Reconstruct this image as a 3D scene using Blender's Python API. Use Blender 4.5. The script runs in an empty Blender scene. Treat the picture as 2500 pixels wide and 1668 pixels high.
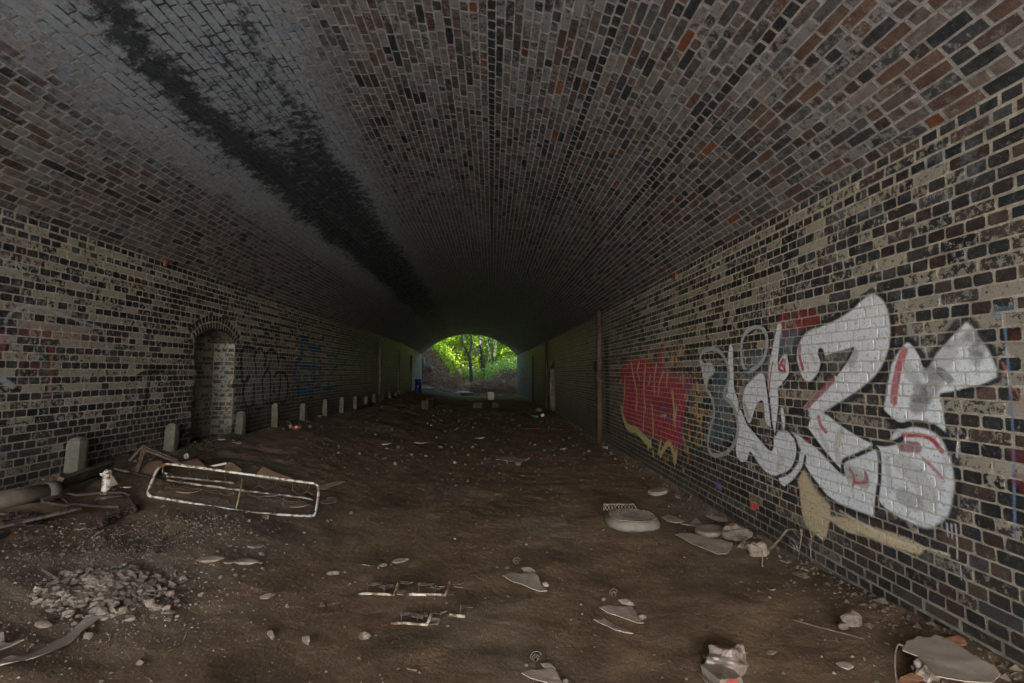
import bpy, math, random
import numpy as np
from math import sin, cos, tan, pi, radians, sqrt
from mathutils import Vector, Matrix

random.seed(7)
rng = np.random.default_rng(11)
scene = bpy.context.scene
COL = scene.collection

# ------------------------------------------------------------------ camera
F_PX, YAW, PITCH, ROLL = 1165.4, radians(2.374), radians(3.723), radians(0.264)
CAM = np.array([0.0, 0.0, 1.62])
_f = np.array([sin(YAW) * cos(PITCH), cos(YAW) * cos(PITCH), sin(PITCH)])
_r = np.array([cos(YAW), -sin(YAW), 0.0])
_u = np.cross(_r, _f)
RIGHT = _r * cos(ROLL) + _u * sin(ROLL)
UP = -_r * sin(ROLL) + _u * cos(ROLL)
FWD = _f
cam_data = bpy.data.cameras.new("camera")
cam_data.sensor_width = 36.0
cam_data.lens = F_PX * 36.0 / 2500.0
cam_data.clip_start = 0.05
cam_data.clip_end = 2000.0
cam = bpy.data.objects.new("camera", cam_data)
COL.objects.link(cam)
M = Matrix(((RIGHT[0], UP[0], -FWD[0], CAM[0]), (RIGHT[1], UP[1], -FWD[1], CAM[1]),
            (RIGHT[2], UP[2], -FWD[2], CAM[2]), (0, 0, 0, 1)))
cam.matrix_world = M
scene.camera = cam

# ------------------------------------------------------------------ sky, sun, exposure
SUN_EL, SUN_ROT = radians(36), radians(190)     # sun behind the tripod: it reaches the floor just inside the near mouth
world = bpy.data.worlds.new("World")
scene.world = world
world.use_nodes = True
wn = world.node_tree
bgn = wn.nodes["Background"]
sky = wn.nodes.new("ShaderNodeTexSky")
sky.sky_type = 'NISHITA'
sky.sun_disc = False
sky.sun_elevation = SUN_EL
sky.sun_rotation = SUN_ROT
wn.links.new(sky.outputs[0], bgn.inputs[0])
bgn.inputs[1].default_value = 0.15
sl = bpy.data.lights.new("sun", 'SUN')
sl.energy = 5.0
sl.angle = radians(0.5)
sl.color = (1.0, 0.965, 0.92)
sun = bpy.data.objects.new("sun", sl)
COL.objects.link(sun)
sdir = Vector((sin(SUN_ROT) * cos(SUN_EL), cos(SUN_ROT) * cos(SUN_EL), sin(SUN_EL)))
sun.rotation_euler = sdir.to_track_quat('Z', 'Y').to_euler()
sun.location = (-20, 60, 60)
vs = scene.view_settings
vs.view_transform = 'Standard'
vs.look = 'None'
vs.gamma = 1.0
vs.use_curve_mapping = False
vs.exposure = 3.85
try:
    scene.cycles.use_denoising = True
    scene.cycles.denoiser = 'OPENIMAGEDENOISE'
    scene.cycles.diffuse_bounces = 6
    scene.cycles.max_bounces = 10
    scene.cycles.sample_clamp_indirect = 6.0
except Exception:
    pass

# ------------------------------------------------------------------ place: one function each for shape of tunnel and ground
XR, XL = 2.58, -4.35                  # faces of the side walls
CX = (XR + XL) / 2
ZS = 3.06                             # springing line of the vault
RISE = 1.55
HW = (XR - XL) / 2
RV = (HW * HW + RISE * RISE) / (2 * RISE)
CZ = ZS + RISE - RV
TH0 = math.asin(HW / RV)
Y0, Y1 = -7.0, 35.0                   # near and far mouth


def bendx(y):
    t = np.clip((np.asarray(y, float) - 15.0) / 20.0, 0, 1.3)
    return -0.76 * t * t


def bendz(y):
    t = np.clip((np.asarray(y, float) - 15.0) / 20.0, 0, 1.3)
    return -0.2 * t * t


def _hash(ix, iy, seed):
    h = (ix.astype(np.int64) * 374761393 + iy.astype(np.int64) * 668265263 + seed * 144665) & 0x7fffffff
    h = ((h ^ (h >> 13)) * 1274126177) & 0x7fffffff
    return ((h ^ (h >> 16)) & 0xffff) / 65535.0


def vnoise(x, y, seed=0):
    x = np.asarray(x, float); y = np.asarray(y, float)
    ix = np.floor(x); iy = np.floor(y)
    fx = x - ix; fy = y - iy
    fx = fx * fx * (3 - 2 * fx); fy = fy * fy * (3 - 2 * fy)
    a = _hash(ix, iy, seed); b = _hash(ix + 1, iy, seed)
    c = _hash(ix, iy + 1, seed); d = _hash(ix + 1, iy + 1, seed)
    return (a * (1 - fx) + b * fx) * (1 - fy) + (c * (1 - fx) + d * fx) * fy


def fbm(x, y, seed=0, octv=4):
    s = 0; a = 0.5; t = 0
    for i in range(octv):
        s = s + a * vnoise(np.asarray(x) * 2 ** i, np.asarray(y) * 2 ** i, seed + i * 17)
        t += a; a *= 0.5
    return s / t


def sstep(a, b, x):
    t = np.clip((np.asarray(x, float) - a) / (b - a), 0, 1)
    return t * t * (3 - 2 * t)


def ground_h(x, y, detail=True):
    x = np.asarray(x, float); y = np.asarray(y, float)
    xs = x - bendx(y)
    left = 0.52 - 0.10 * sstep(8, 14, y)
    h = left * sstep(-0.9, -4.0, xs)
    h = h + 0.12 * sstep(5.0, 2.2, y) * sstep(1.0, 2.6, xs) - 0.05 * sstep(8, 12, y) * sstep(0.5, 2.0, xs)
    h = h + 0.06 * sstep(14, 24, y)
    h = h + (0.07 * np.exp(-np.abs(xs - 2.58) / 0.14) + 0.06 * np.exp(-np.abs(xs + 4.35) / 0.2)) * (0.3 + 1.2 * vnoise(y * 1.7, xs * 0.5, 12))
    # wet hollow down the middle
    h = h - 0.03 * np.exp(-((xs - 0.6) / 0.9) ** 2)
    # outside, beyond the far mouth
    o = sstep(35.2, 37.2, y)
    bank = np.clip((-2.95 - x) * 0.98, 0, 3.4) * (1 + 0.25 * (fbm(x * 1.3, y * 1.3, 5) - 0.5))
    rise = 0.95 * sstep(37, 46, y)
    rb = 0.9 * sstep(-0.6, 1.4, x)
    h = h + o * (bank + rise + rb * sstep(36.5, 39.5, y))
    h = h + 2.2 * sstep(46, 64, y) + 14 * sstep(60, 110, y)
    if detail:
        n = (fbm(x * 0.9, y * 0.9, 21, 4) - 0.5) * 0.10 + (fbm(x * 5, y * 5, 31, 4) - 0.5) * 0.035
        h = h + n * (0.7 + 0.8 * sstep(-1, -3.5, xs) + 1.5 * o)
        h = h + o * (fbm(x * 2.2, y * 2.2, 77, 4) - 0.5) * 0.5 * sstep(-2.2, -3.6, x)
    return h


def ray(u, v):
    """direction from the tripod towards a point of the photograph given in its own pixels"""
    return FWD + RIGHT * (u - 1250.0) / F_PX - UP * (v - 834.0) / F_PX


def spot(u, v, dz=0.0):
    """where that line of sight meets the ground"""
    d = ray(u, v)
    t = 1.2 * 1.012 ** np.arange(340)
    for it in range(3):
        P = CAM + t[:, None] * d
        below = P[:, 2] - dz < ground_h(P[:, 0], P[:, 1])
        k = int(np.argmax(below)) if below.any() else len(t) - 1
        t = np.linspace(t[max(k - 1, 0)], t[k], 24)
    return CAM + d * t[-1]


def onplane(u, v, p0, n):
    d = ray(u, v)
    p0 = np.array(p0, float); n = np.array(n, float)
    return CAM + d * (np.dot(p0 - CAM, n) / np.dot(d, n))


def onwall(u, v, X):
    """(y, z) of a point on a side wall"""
    d = ray(u, v)
    t = X / d[0]
    for k in range(4):
        y = d[1] * t
        t = (X + float(bendx(y))) / d[0]
    p = CAM + d * t
    return (p[1], p[2] - float(bendz(p[1])))


# ------------------------------------------------------------------ helpers
def set_props(o, label=None, cat=None, group=None, kind=None):
    if label: o['label'] = label
    if cat: o['category'] = cat
    if group: o['group'] = group
    if kind: o['kind'] = kind
    return o


def mesh_np(name, V, F, attrs=None, smooth=False):
    """V (n,3); F list of faces, or an (m,k) array"""
    me = bpy.data.meshes.new(name)
    V = np.asarray(V, np.float32)
    if isinstance(F, np.ndarray):
        m, k = F.shape
        me.vertices.add(len(V))
        me.vertices.foreach_set("co", V.ravel())
        me.loops.add(m * k)
        me.loops.foreach_set("vertex_index", F.astype(np.int32).ravel())
        me.polygons.add(m)
        me.polygons.foreach_set("loop_start", np.arange(0, m * k, k, dtype=np.int32))
        me.update(calc_edges=True)
    else:
        me.from_pydata([tuple(map(float, v)) for v in V], [], F)
        me.update()
    if attrs:
        for an, arr in attrs.items():
            a = me.color_attributes.new(an, 'FLOAT_COLOR', 'POINT')
            a.data.foreach_set("color", np.asarray(arr, np.float32).ravel())
    me.polygons.foreach_set("use_smooth", np.full(len(me.polygons), bool(smooth)))
    return me


def link(name, me, mat=None, parent=None, loc=None):
    o = bpy.data.objects.new(name, me)
    COL.objects.link(o)
    if mat is not None and me is not None and not me.materials:
        me.materials.append(mat)
    if loc is not None:
        o.location = loc
    if parent is not None:
        o.parent = parent
    return o


def empty(name, loc, label, cat, group=None):
    o = bpy.data.objects.new(name, None)
    o.empty_display_size = 0.1
    COL.objects.link(o)
    o.location = tuple(map(float, loc))
    return set_props(o, label, cat, group)


class Geo:
    """collects pieces of one mesh, in world coordinates"""
    def __init__(s):
        s.v = []; s.f = []

    def add(s, V, F):
        n = len(s.v)
        s.v.extend([tuple(map(float, p)) for p in V])
        s.f.extend([tuple(int(i) + n for i in f) for f in F])
        return s

    def box(s, c, size, rot=None, jit=0.0):
        hx, hy, hz = [k / 2 for k in size]
        P = [Vector((x, y, z)) for x in (-hx, hx) for y in (-hy, hy) for z in (-hz, hz)]
        if jit:
            P = [p + Vector((random.uniform(-jit, jit) for _ in range(3))) for p in P]
        if rot is not None:
            P = [rot @ p for p in P]
        P = [p + Vector(tuple(map(float, c))) for p in P]
        return s.add(P, [(0, 1, 3, 2), (4, 6, 7, 5), (0, 4, 5, 1), (2, 3, 7, 6), (0, 2, 6, 4), (1, 5, 7, 3)])

    def tube(s, path, r, n=8, closed=False, smooth=0, caps=True):
        P = [Vector(tuple(map(float, p))) for p in path]
        if smooth:
            P = catmull(P, smooth, closed)
        m = len(P)
        R = r if isinstance(r, (list, tuple)) else [r] * m
        if len(R) != m:
            R = list(np.interp(np.linspace(0, 1, m), np.linspace(0, 1, len(R)), R))
        V = []
        N = None
        for i in range(m):
            a = P[(i - 1) % m] if (closed or i > 0) else P[i]
            b = P[(i + 1) % m] if (closed or i < m - 1) else P[i]
            T = (b - a)
            if T.length < 1e-9: T = Vector((0, 0, 1))
            T.normalize()
            if N is None:
                N = T.orthogonal().normalized()
            else:
                N = (N - T * N.dot(T))
                if N.length < 1e-6: N = T.orthogonal()
                N.normalize()
            B = T.cross(N)
            for k in range(n):
                a_ = 2 * pi * k / n
                V.append(P[i] + (N * cos(a_) + B * sin(a_)) * R[i])
        Fc = []
        for i in range(m if closed else m - 1):
            for k in range(n):
                j = (i + 1) % m
                Fc.append((i * n + k, i * n + (k + 1) % n, j * n + (k + 1) % n, j * n + k))
        if caps and not closed:
            Fc.append(tuple(range(n - 1, -1, -1)))
            Fc.append(tuple((m - 1) * n + k for k in range(n)))
        return s.add(V, Fc)

    def obj(s, name, mat, parent=None, smooth=False, origin=None):
        if origin is None:
            if parent is not None:
                origin = np.array(parent.location)
                if parent.parent is not None:
                    origin = origin + np.array(parent.parent.location)
            else:
                A = np.array(s.v)
                origin = np.array([A[:, 0].mean(), A[:, 1].mean(), A[:, 2].min()])
        A = np.array(s.v) - origin
        me = bpy.data.meshes.new(name)
        me.from_pydata([tuple(p) for p in A], [], s.f)
        me.update()
        if smooth:
            me.polygons.foreach_set("use_smooth", np.ones(len(me.polygons), bool))
        o = link(name, me, mat, parent)
        if parent is None:
            o.location = tuple(origin)
        return o


def catmull(P, n, closed=False):
    out = []
    m = len(P)
    for i in range(m if closed else m - 1):
        g = lambda k: P[k % m] if closed else P[min(max(k, 0), m - 1)]
        p0, p1, p2, p3 = g(i - 1), g(i), g(i + 1), g(i + 2)
        for k in range(n):
            t = k / n
            out.append(0.5 * ((2 * p1) + (p2 - p0) * t + (2 * p0 - 5 * p1 + 4 * p2 - p3) * t * t + (3 * p1 - p0 - 3 * p2 + p3) * t ** 3))
    if not closed:
        out.append(P[-1])
    return out


# ------------------------------------------------------------------ materials
class NT:
    def __init__(s, name):
        s.m = bpy.data.materials.new(name)
        s.m.use_nodes = True
        s.t = s.m.node_tree
        s.b = s.t.nodes["Principled BSDF"]

    def n(s, typ, **kw):
        x = s.t.nodes.new(typ)
        for k, v in kw.items():
            setattr(x, k, v)
        return x

    def L(s, a, b):
        s.t.links.new(a, b)

    def val(s, x, sock):
        if isinstance(x, (int, float)):
            sock.default_value = x
        elif isinstance(x, tuple):
            sock.default_value = x if len(x) == 4 or sock.type == 'VECTOR' else (*x, 1)
        else:
            s.L(x, sock)

    def math(s, op, a, b=0.0, c=None, clamp=False):
        x = s.n("ShaderNodeMath", operation=op)
        x.use_clamp = clamp
        s.val(a, x.inputs[0]); s.val(b, x.inputs[1])
        if c is not None: s.val(c, x.inputs[2])
        return x.outputs[0]

    def mix(s, f, a, b, blend='MIX'):
        x = s.n("ShaderNodeMix", data_type='RGBA', blend_type=blend)
        s.val(f, x.inputs[0]); s.val(a, x.inputs[6]); s.val(b, x.inputs[7])
        return x.outputs[2]

    def noise(s, vec, scale, detail=4.0, rough=0.55, dist=0.0):
        x = s.n("ShaderNodeTexNoise")
        x.inputs["Scale"].default_value = scale
        x.inputs["Detail"].default_value = detail
        x.inputs["Roughness"].default_value = rough
        x.inputs["Distortion"].default_value = dist
        if vec is not None: s.L(vec, x.inputs["Vector"])
        return x.outputs["Fac"]

    def scalev(s, vec, sc):
        x = s.n("ShaderNodeMapping")
        x.inputs["Scale"].default_value = sc
        s.L(vec, x.inputs["Vector"])
        return x.outputs[0]

    def ramp(s, f, stops):
        x = s.n("ShaderNodeValToRGB")
        s.L(f, x.inputs[0])
        e = x.color_ramp.elements
        while len(e) < len(stops): e.new(0.5)
        for i, (p, c) in enumerate(stops):
            e[i].position = p
            e[i].color = (*c, 1) if len(c) == 3 else c
        return x.outputs[0]

    def pos(s):
        return s.n("ShaderNodeNewGeometry").outputs["Position"]

    def obc(s):
        return s.n("ShaderNodeTexCoord").outputs["Object"]

    def bump(s, h, strength=0.3, dist=0.01):
        x = s.n("ShaderNodeBump")
        x.inputs["Strength"].default_value = strength
        x.inputs["Distance"].default_value = dist
        s.L(h, x.inputs["Height"])
        s.L(x.outputs[0], s.b.inputs["Normal"])


def thr(N, x, lo, hi):
    r = N.n("ShaderNodeMapRange")
    r.clamp = True
    N.val(x, r.inputs[0])
    r.inputs[1].default_value = lo; r.inputs[2].default_value = hi
    r.inputs[3].default_value = 0.0; r.inputs[4].default_value = 1.0
    return r.outputs[0]


def mat_brickwork():
    N = NT("brickwork")
    P = N.pos()
    bc = N.n("ShaderNodeAttribute", attribute_name="bc")
    pt = N.n("ShaderNodeAttribute", attribute_name="pt")
    mk = N.n("ShaderNodeAttribute", attribute_name="mk")
    sep = N.n("ShaderNodeSeparateColor"); N.L(mk.outputs["Color"], sep.inputs[0])
    n_fl = N.noise(P, 26, 5, 0.6)
    n_fine = N.noise(P, 110, 4, 0.65)
    n_big = N.noise(P, 2.2, 4, 0.6)
    # limewash worn off in flakes
    w = N.math('ADD', bc.outputs["Alpha"], N.math('MULTIPLY', N.math('SUBTRACT', n_fl, 0.5), 2.6))
    w = N.math('ADD', w, N.math('MULTIPLY', N.math('SUBTRACT', n_fine, 0.5), 0.9))
    wm = thr(N, w, 0.42, 0.62)
    washc = N.mix(n_big, (0.20, 0.178, 0.142), (0.31, 0.28, 0.222))
    washc = N.mix(thr(N, N.noise(P, 0.9, 3), 0.45, 0.7), washc, (0.19, 0.17, 0.15))
    washc = N.mix(mk.outputs["Alpha"], washc, N.mix(n_big, (0.125, 0.116, 0.111), (0.175, 0.164, 0.158)))
    fine_m = N.n("ShaderNodeMapRange"); N.L(n_fine, fine_m.inputs[0])
    fine_m.inputs[1].default_value = 0.3; fine_m.inputs[2].default_value = 0.7
    fine_m.inputs[3].default_value = 0.65; fine_m.inputs[4].default_value = 1.3
    brick = N.mix(1.0, bc.outputs["Color"], fine_m.outputs[0], 'MULTIPLY')
    mot = N.n("ShaderNodeMapRange"); N.L(N.noise(P, 13, 6, 0.7), mot.inputs[0])
    mot.inputs[1].default_value = 0.32; mot.inputs[2].default_value = 0.68
    mot.inputs[3].default_value = 0.55; mot.inputs[4].default_value = 1.45
    brick = N.mix(1.0, brick, mot.outputs[0], 'MULTIPLY')
    brick = N.mix(N.math('MULTIPLY', thr(N, N.noise(P, 42, 6, 0.75), 0.52, 0.66), 0.4), brick, (0.15, 0.135, 0.12))
    wash2 = N.mix(0.5, washc, fine_m.outputs[0], 'MULTIPLY')
    col = N.mix(wm, brick, wash2)
    # white mineral bloom
    cm = thr(N, N.math('ADD', sep.outputs[0], N.math('MULTIPLY', N.math('SUBTRACT', N.noise(P, 9, 7, 0.7), 0.5), 1.5)), 0.30, 0.80)
    calc = N.mix(n_fl, (0.165, 0.19, 0.215), (0.29, 0.325, 0.355))
    col = N.mix(N.math('MULTIPLY', cm, 0.80), col, calc)
    # soot, black growth, and shade painted in towards the far end
    st = N.math('ADD', sep.outputs[1], N.math('MULTIPLY', N.math('SUBTRACT', N.noise(P, 9, 8, 0.78), 0.5), 2.6))
    sm = thr(N, st, 0.36, 0.68)
    col = N.mix(N.math('MULTIPLY', sm, 0.93), col, (0.016, 0.02, 0.021))
    # ingrained dirt near the floor; painted shade at the far end and right niche
    dm = N.math('MULTIPLY', sep.outputs[2], thr(N, n_fl, 0.25, 0.75))
    col = N.mix(dm, col, (0.028, 0.024, 0.018))
    # spray paint
    pw = thr(N, N.math('ADD', pt.outputs["Alpha"], N.math('MULTIPLY', N.math('SUBTRACT', n_fine, 0.5), 0.7)), 0.25, 0.75)
    pcol = N.mix(0.35, pt.outputs["Color"], fine_m.outputs[0], 'MULTIPLY')
    pw = N.math('MULTIPLY', pw, thr(N, N.noise(P, 38, 6, 0.75), 0.32, 0.46))
    pw = N.math('MULTIPLY', pw, 0.94)
    col = N.mix(pw, col, pcol)
    N.L(col, N.b.inputs["Base Color"])
    r = N.math('MULTIPLY_ADD', wm, 0.42, 0.42)
    r = N.math('ADD', r, N.math('MULTIPLY', cm, 0.2), clamp=True)
    r = N.math('MAXIMUM', r, N.math('MULTIPLY', pw, 0.75))
    N.L(r, N.b.inputs["Roughness"])
    N.b.inputs["Specular IOR Level"].default_value = 0.35
    hh = N.math('ADD', N.math('MULTIPLY', n_fine, 0.5), N.math('MULTIPLY', N.math('ADD', wm, n_fl), 0.35))
    N.bump(hh, 0.55, 0.006)
    return N.m


def mat_simple(name, col, rough=0.8, var=0.3, scale=20, metal=0.0, bump=0.3, col2=None, spec=0.4, thr_lo=0.42, thr_hi=0.6, scale2=None, bd=0.004):
    N = NT(name)
    P = N.pos()
    n1 = N.noise(P, scale, 6, 0.62)
    n2 = N.noise(P, scale2 or scale * 0.45, 5, 0.65)
    a = tuple(c * (1 - var) for c in col); b = tuple(min(1, c * (1 + var)) for c in col)
    c = N.mix(thr(N, n1, 0.3, 0.7), a, b)
    if col2 is not None:
        c = N.mix(thr(N, n2, thr_lo, thr_hi), c, N.mix(n1, tuple(k * 0.6 for k in col2), tuple(min(1, k * 1.3) for k in col2)))
    N.L(c, N.b.inputs["Base Color"])
    N.b.inputs["Roughness"].default_value = rough
    N.b.inputs["Metallic"].default_value = metal
    N.b.inputs["Specular IOR Level"].default_value = spec
    N.bump(n1, bump, bd)
    return N.m


def mat_ground():
    N = NT("mud_floor")
    P = N.pos()
    n0 = N.noise(P, 0.55, 4, 0.6)
    n1 = N.noise(P, 2.4, 6, 0.65)
    n2 = N.noise(P, 14, 7, 0.7)
    n3 = N.noise(P, 60, 5, 0.7)
    c = N.mix(thr(N, n1, 0.34, 0.66), (0.092, 0.060, 0.035), (0.195, 0.127, 0.076))
    c = N.mix(N.math('MULTIPLY', thr(N, n2, 0.46, 0.70), 0.65), c, (0.21, 0.125, 0.058))       # ochre silt
    c = N.mix(N.math('MULTIPLY', thr(N, n0, 0.50, 0.64), 0.55), c, (0.175, 0.14, 0.11))         # grey dust
    sep = N.n("ShaderNodeSeparateXYZ"); N.L(P, sep.inputs[0])
    # lighter trodden dirt on the left bank
    lb = thr(N, N.math('MULTIPLY', sep.outputs[0], -1.0), 0.8, 3.2)
    c = N.mix(N.math('MULTIPLY', lb, N.math('MULTIPLY', thr(N, n1, 0.40, 0.62), 0.55)), c, (0.16, 0.122, 0.088))
    wet = thr(N, N.noise(P, 1.3, 5, 0.6, 0.4), 0.50, 0.60)
    c = N.mix(N.math('MULTIPLY', wet, 0.5), c, (0.050, 0.038, 0.026))
    sp = thr(N, N.noise(P, 85, 3, 0.5), 0.66, 0.72)
    c = N.mix(N.math('MULTIPLY', sp, 0.7), c, (0.22, 0.155, 0.10))
    # pale plaster dust trodden out round the fallen heap
    hc0 = spot(256, 1448)
    vd = N.n("ShaderNodeVectorMath", operation='DISTANCE'); N.L(P, vd.inputs[0]); vd.inputs[1].default_value = tuple(float(q) for q in hc0)
    du = thr(N, N.math('ADD', vd.outputs["Value"], N.math('MULTIPLY', N.math('SUBTRACT', n1, 0.5), 1.4)), 0.95, 0.15)
    c = N.mix(N.math('MULTIPLY', du, N.math('MULTIPLY_ADD', n2, 0.7, 0.35)), c, (0.225, 0.17, 0.13))
    # leaf litter outside; inside the mouth its dark tone is painted shade
    ol = thr(N, sep.outputs[1], 29.0, 33.5)
    c = N.mix(ol, c, N.mix(n2, (0.040, 0.024, 0.013), (0.105, 0.062, 0.036)))
    # added pale ground behind the camera, out of view, to bounce light inside
    bounce = thr(N, N.math('ADD', sep.outputs[1], N.math('MULTIPLY', n1, 1.5)), 1.2, 0.2)
    c = N.mix(bounce, c, N.mix(n2, (0.31, 0.30, 0.285), (0.43, 0.42, 0.405)))
    N.L(c, N.b.inputs["Base Color"])
    r = N.math('MULTIPLY_ADD', wet, -0.22, 0.9)
    N.L(r, N.b.inputs["Roughness"])
    N.b.inputs["Specular IOR Level"].default_value = 0.2
    h = N.math('ADD', N.math('MULTIPLY', n2, 0.8), N.math('MULTIPLY', n3, 0.08))
    N.bump(h, 0.8, 0.03)
    return N.m


def mat_leaf(name, c1, c2, tr=0.5):
    N = NT(name)
    at = N.n("ShaderNodeAttribute", attribute_name="lc")
    c = N.mix(at.outputs["Fac"], c1, c2)
    N.L(c, N.b.inputs["Base Color"])
    N.b.inputs["Roughness"].default_value = 0.55
    N.b.inputs["Specular IOR Level"].default_value = 0.25
    t = N.n("ShaderNodeBsdfTranslucent")
    tc = N.mix(1.0, c, (1.5, 1.7, 0.55, 1), 'MULTIPLY')
    N.L(tc, t.inputs[0])
    ms = N.n("ShaderNodeMixShader"); ms.inputs[0].default_value = tr
    N.L(N.b.outputs[0], ms.inputs[1]); N.L(t.outputs[0], ms.inputs[2])
    N.L(ms.outputs[0], N.t.nodes["Material Output"].inputs[0])
    return N.m


MB = mat_brickwork()
MG = mat_ground()
M_STONE = mat_simple("pale_stone", (0.19, 0.155, 0.125), 0.85, 0.35, 22, col2=(0.11, 0.08, 0.055), bump=0.5)
M_STONE2 = mat_simple("brown_stone", (0.115, 0.088, 0.066), 0.9, 0.35, 22, col2=(0.07, 0.05, 0.033), bump=0.5)
M_FLAKE = mat_simple("plaster_flake", (0.27, 0.205, 0.16), 0.9, 0.25, 15, col2=(0.17, 0.13, 0.10), bump=0.4)
M_WHITE = mat_simple("chipped_white_paint", (0.46, 0.45, 0.41), 0.45, 0.18, 30, col2=(0.16, 0.075, 0.03), thr_lo=0.49, thr_hi=0.56, scale2=26, spec=0.5)
M_WHITE2 = mat_simple("rusty_cream_paint", (0.36, 0.33, 0.26), 0.5, 0.2, 40, col2=(0.12, 0.055, 0.025), thr_lo=0.44, thr_hi=0.54, scale2=18)
M_RUST = mat_simple("dark_rust", (0.075, 0.045, 0.034), 0.85, 0.4, 35, col2=(0.035, 0.022, 0.018), bump=0.7)
M_WIRE = mat_simple("rusty_wire", (0.075, 0.055, 0.042), 0.7, 0.3, 40)
M_CONC = mat_simple("weathered_concrete", (0.105, 0.092, 0.073), 0.9, 0.25, 16, col2=(0.085, 0.078, 0.06), bump=0.6)
M_PIPEC = mat_simple("grimy_pipe", (0.105, 0.083, 0.062), 0.8, 0.25, 10, col2=(0.065, 0.05, 0.04))
M_WOOD = mat_simple("grey_wood", (0.27, 0.20, 0.145), 0.85, 0.3, 30, col2=(0.08, 0.06, 0.045), bump=0.5)
M_CARD = mat_simple("damp_cardboard", (0.29, 0.228, 0.178), 0.9, 0.15, 9, col2=(0.17, 0.13, 0.10), thr_lo=0.5, thr_hi=0.75)
M_CARDB = mat_simple("brown_board", (0.125, 0.075, 0.045), 0.9, 0.25, 9, col2=(0.07, 0.04, 0.026))
M_CLOTH = mat_simple("dusty_cloth", (0.20, 0.155, 0.12), 0.95, 0.2, 12, col2=(0.10, 0.08, 0.06))
M_PLAST = mat_simple("grey_plastic", (0.15, 0.135, 0.115), 0.6, 0.15, 30, col2=(0.12, 0.10, 0.08))
M_FOIL = mat_simple("crumpled_film", (0.20, 0.15, 0.12), 0.42, 0.4, 26, col2=(0.11, 0.085, 0.065), bump=0.8, spec=0.5)
M_RED = mat_simple("faded_red", (0.26, 0.04, 0.035), 0.6, 0.2, 20)
M_BLUE = mat_simple("blue_plastic", (0.01, 0.022, 0.13), 0.4, 0.2, 6)
M_GREEN = mat_simple("green_plastic", (0.015, 0.12, 0.05), 0.4, 0.2, 12)
M_PALE = mat_simple("dusty_white", (0.50, 0.45, 0.42), 0.6, 0.12, 14)
M_ORANGE = mat_simple("orange_brick", (0.15, 0.065, 0.03), 0.9, 0.3, 25, col2=(0.10, 0.04, 0.02))
M_BROWNP = mat_simple("brown_painted_iron", (0.05, 0.032, 0.018), 0.8, 0.25, 8, col2=(0.05, 0.03, 0.018))
M_BLACK = mat_simple("black_rubber", (0.012, 0.012, 0.012), 0.6, 0.2, 20)
M_BARK = mat_simple("bark", (0.030, 0.024, 0.017), 0.95, 0.35, 8, bump=0.8, bd=0.02)
M_TWIG = mat_simple("dry_twigs", (0.16, 0.105, 0.07), 0.9, 0.4, 3)
M_LEAF = mat_leaf("yellow_green_leaves", (0.085, 0.14, 0.014), (0.22, 0.28, 0.03), 0.6)  # yellow-green leaf colour, tone varies at random
M_LEAFD = mat_leaf("ivy_leaves", (0.022, 0.05, 0.014), (0.05, 0.10, 0.022), 0.35)
M_LEAFG = mat_leaf("pale_undergrowth", (0.07, 0.12, 0.035), (0.17, 0.22, 0.09), 0.5)

# ------------------------------------------------------------------ spray paint on the walls (wall coordinates: metres along, metres up)
def wall_pts(pts, X, crop, closed=True, smooth=4):
    ox, oy, s = crop
    W = [Vector((*onwall(ox + s * x, oy + s * y, X), 0)) for x, y in pts]
    if smooth > 1:
        W = catmull(W, smooth, closed)
    return np.array([(w[0], w[1]) for w in W])


def seg_dist(P, Q, closed):
    """distance from points P to the polyline Q"""
    n = len(Q)
    d = np.full(len(P), 1e9)
    for i in range(n if closed else n - 1):
        a = Q[i]; b = Q[(i + 1) % n]
        ab = b - a
        L2 = max(float(ab @ ab), 1e-12)
        t = np.clip(((P - a) @ ab) / L2, 0, 1)
        e = P - (a + t[:, None] * ab)
        d = np.minimum(d, (e * e).sum(1))
    return np.sqrt(d)


def inside(P, Q):
    c = np.zeros(len(P), bool)
    n = len(Q)
    x, y = P[:, 0], P[:, 1]
    for i in range(n):
        x1, y1 = Q[i]; x2, y2 = Q[(i + 1) % n]
        if y1 == y2: continue
        m = ((y1 > y) != (y2 > y)) & (x < (x2 - x1) * (y - y1) / (y2 - y1) + x1)
        c ^= m
    return c


def paint(P, layers):
    """P (n,2) wall positions -> rgba"""
    out = np.zeros((len(P), 4))
    for kind, Q, col, al, w, soft in layers:
        mrg = w + soft + 0.02
        bb = (P[:, 0] > Q[:, 0].min() - mrg) & (P[:, 0] < Q[:, 0].max() + mrg) & (P[:, 1] > Q[:, 1].min() - mrg) & (P[:, 1] < Q[:, 1].max() + mrg)
        idx = np.nonzero(bb)[0]
        if not len(idx): continue
        p = P[idx]
        d = seg_dist(p, Q, kind == 'poly')
        if kind == 'poly':
            d = np.where(inside(p, Q), -d, d)
            a = 1 - sstep(-soft * 0.5, soft * 0.5, d)
        else:
            a = 1 - sstep(w / 2 - soft * 0.5, w / 2 + soft * 0.5, d)
        a = a * al
        c = np.array(col)
        o = out[idx]
        na = a + o[:, 3] * (1 - a)
        k = (a / np.maximum(na, 1e-6))[:, None]
        o[:, :3] = o[:, :3] * (1 - k) + c * k
        o[:, 3] = na
        out[idx] = o
    return out


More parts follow.
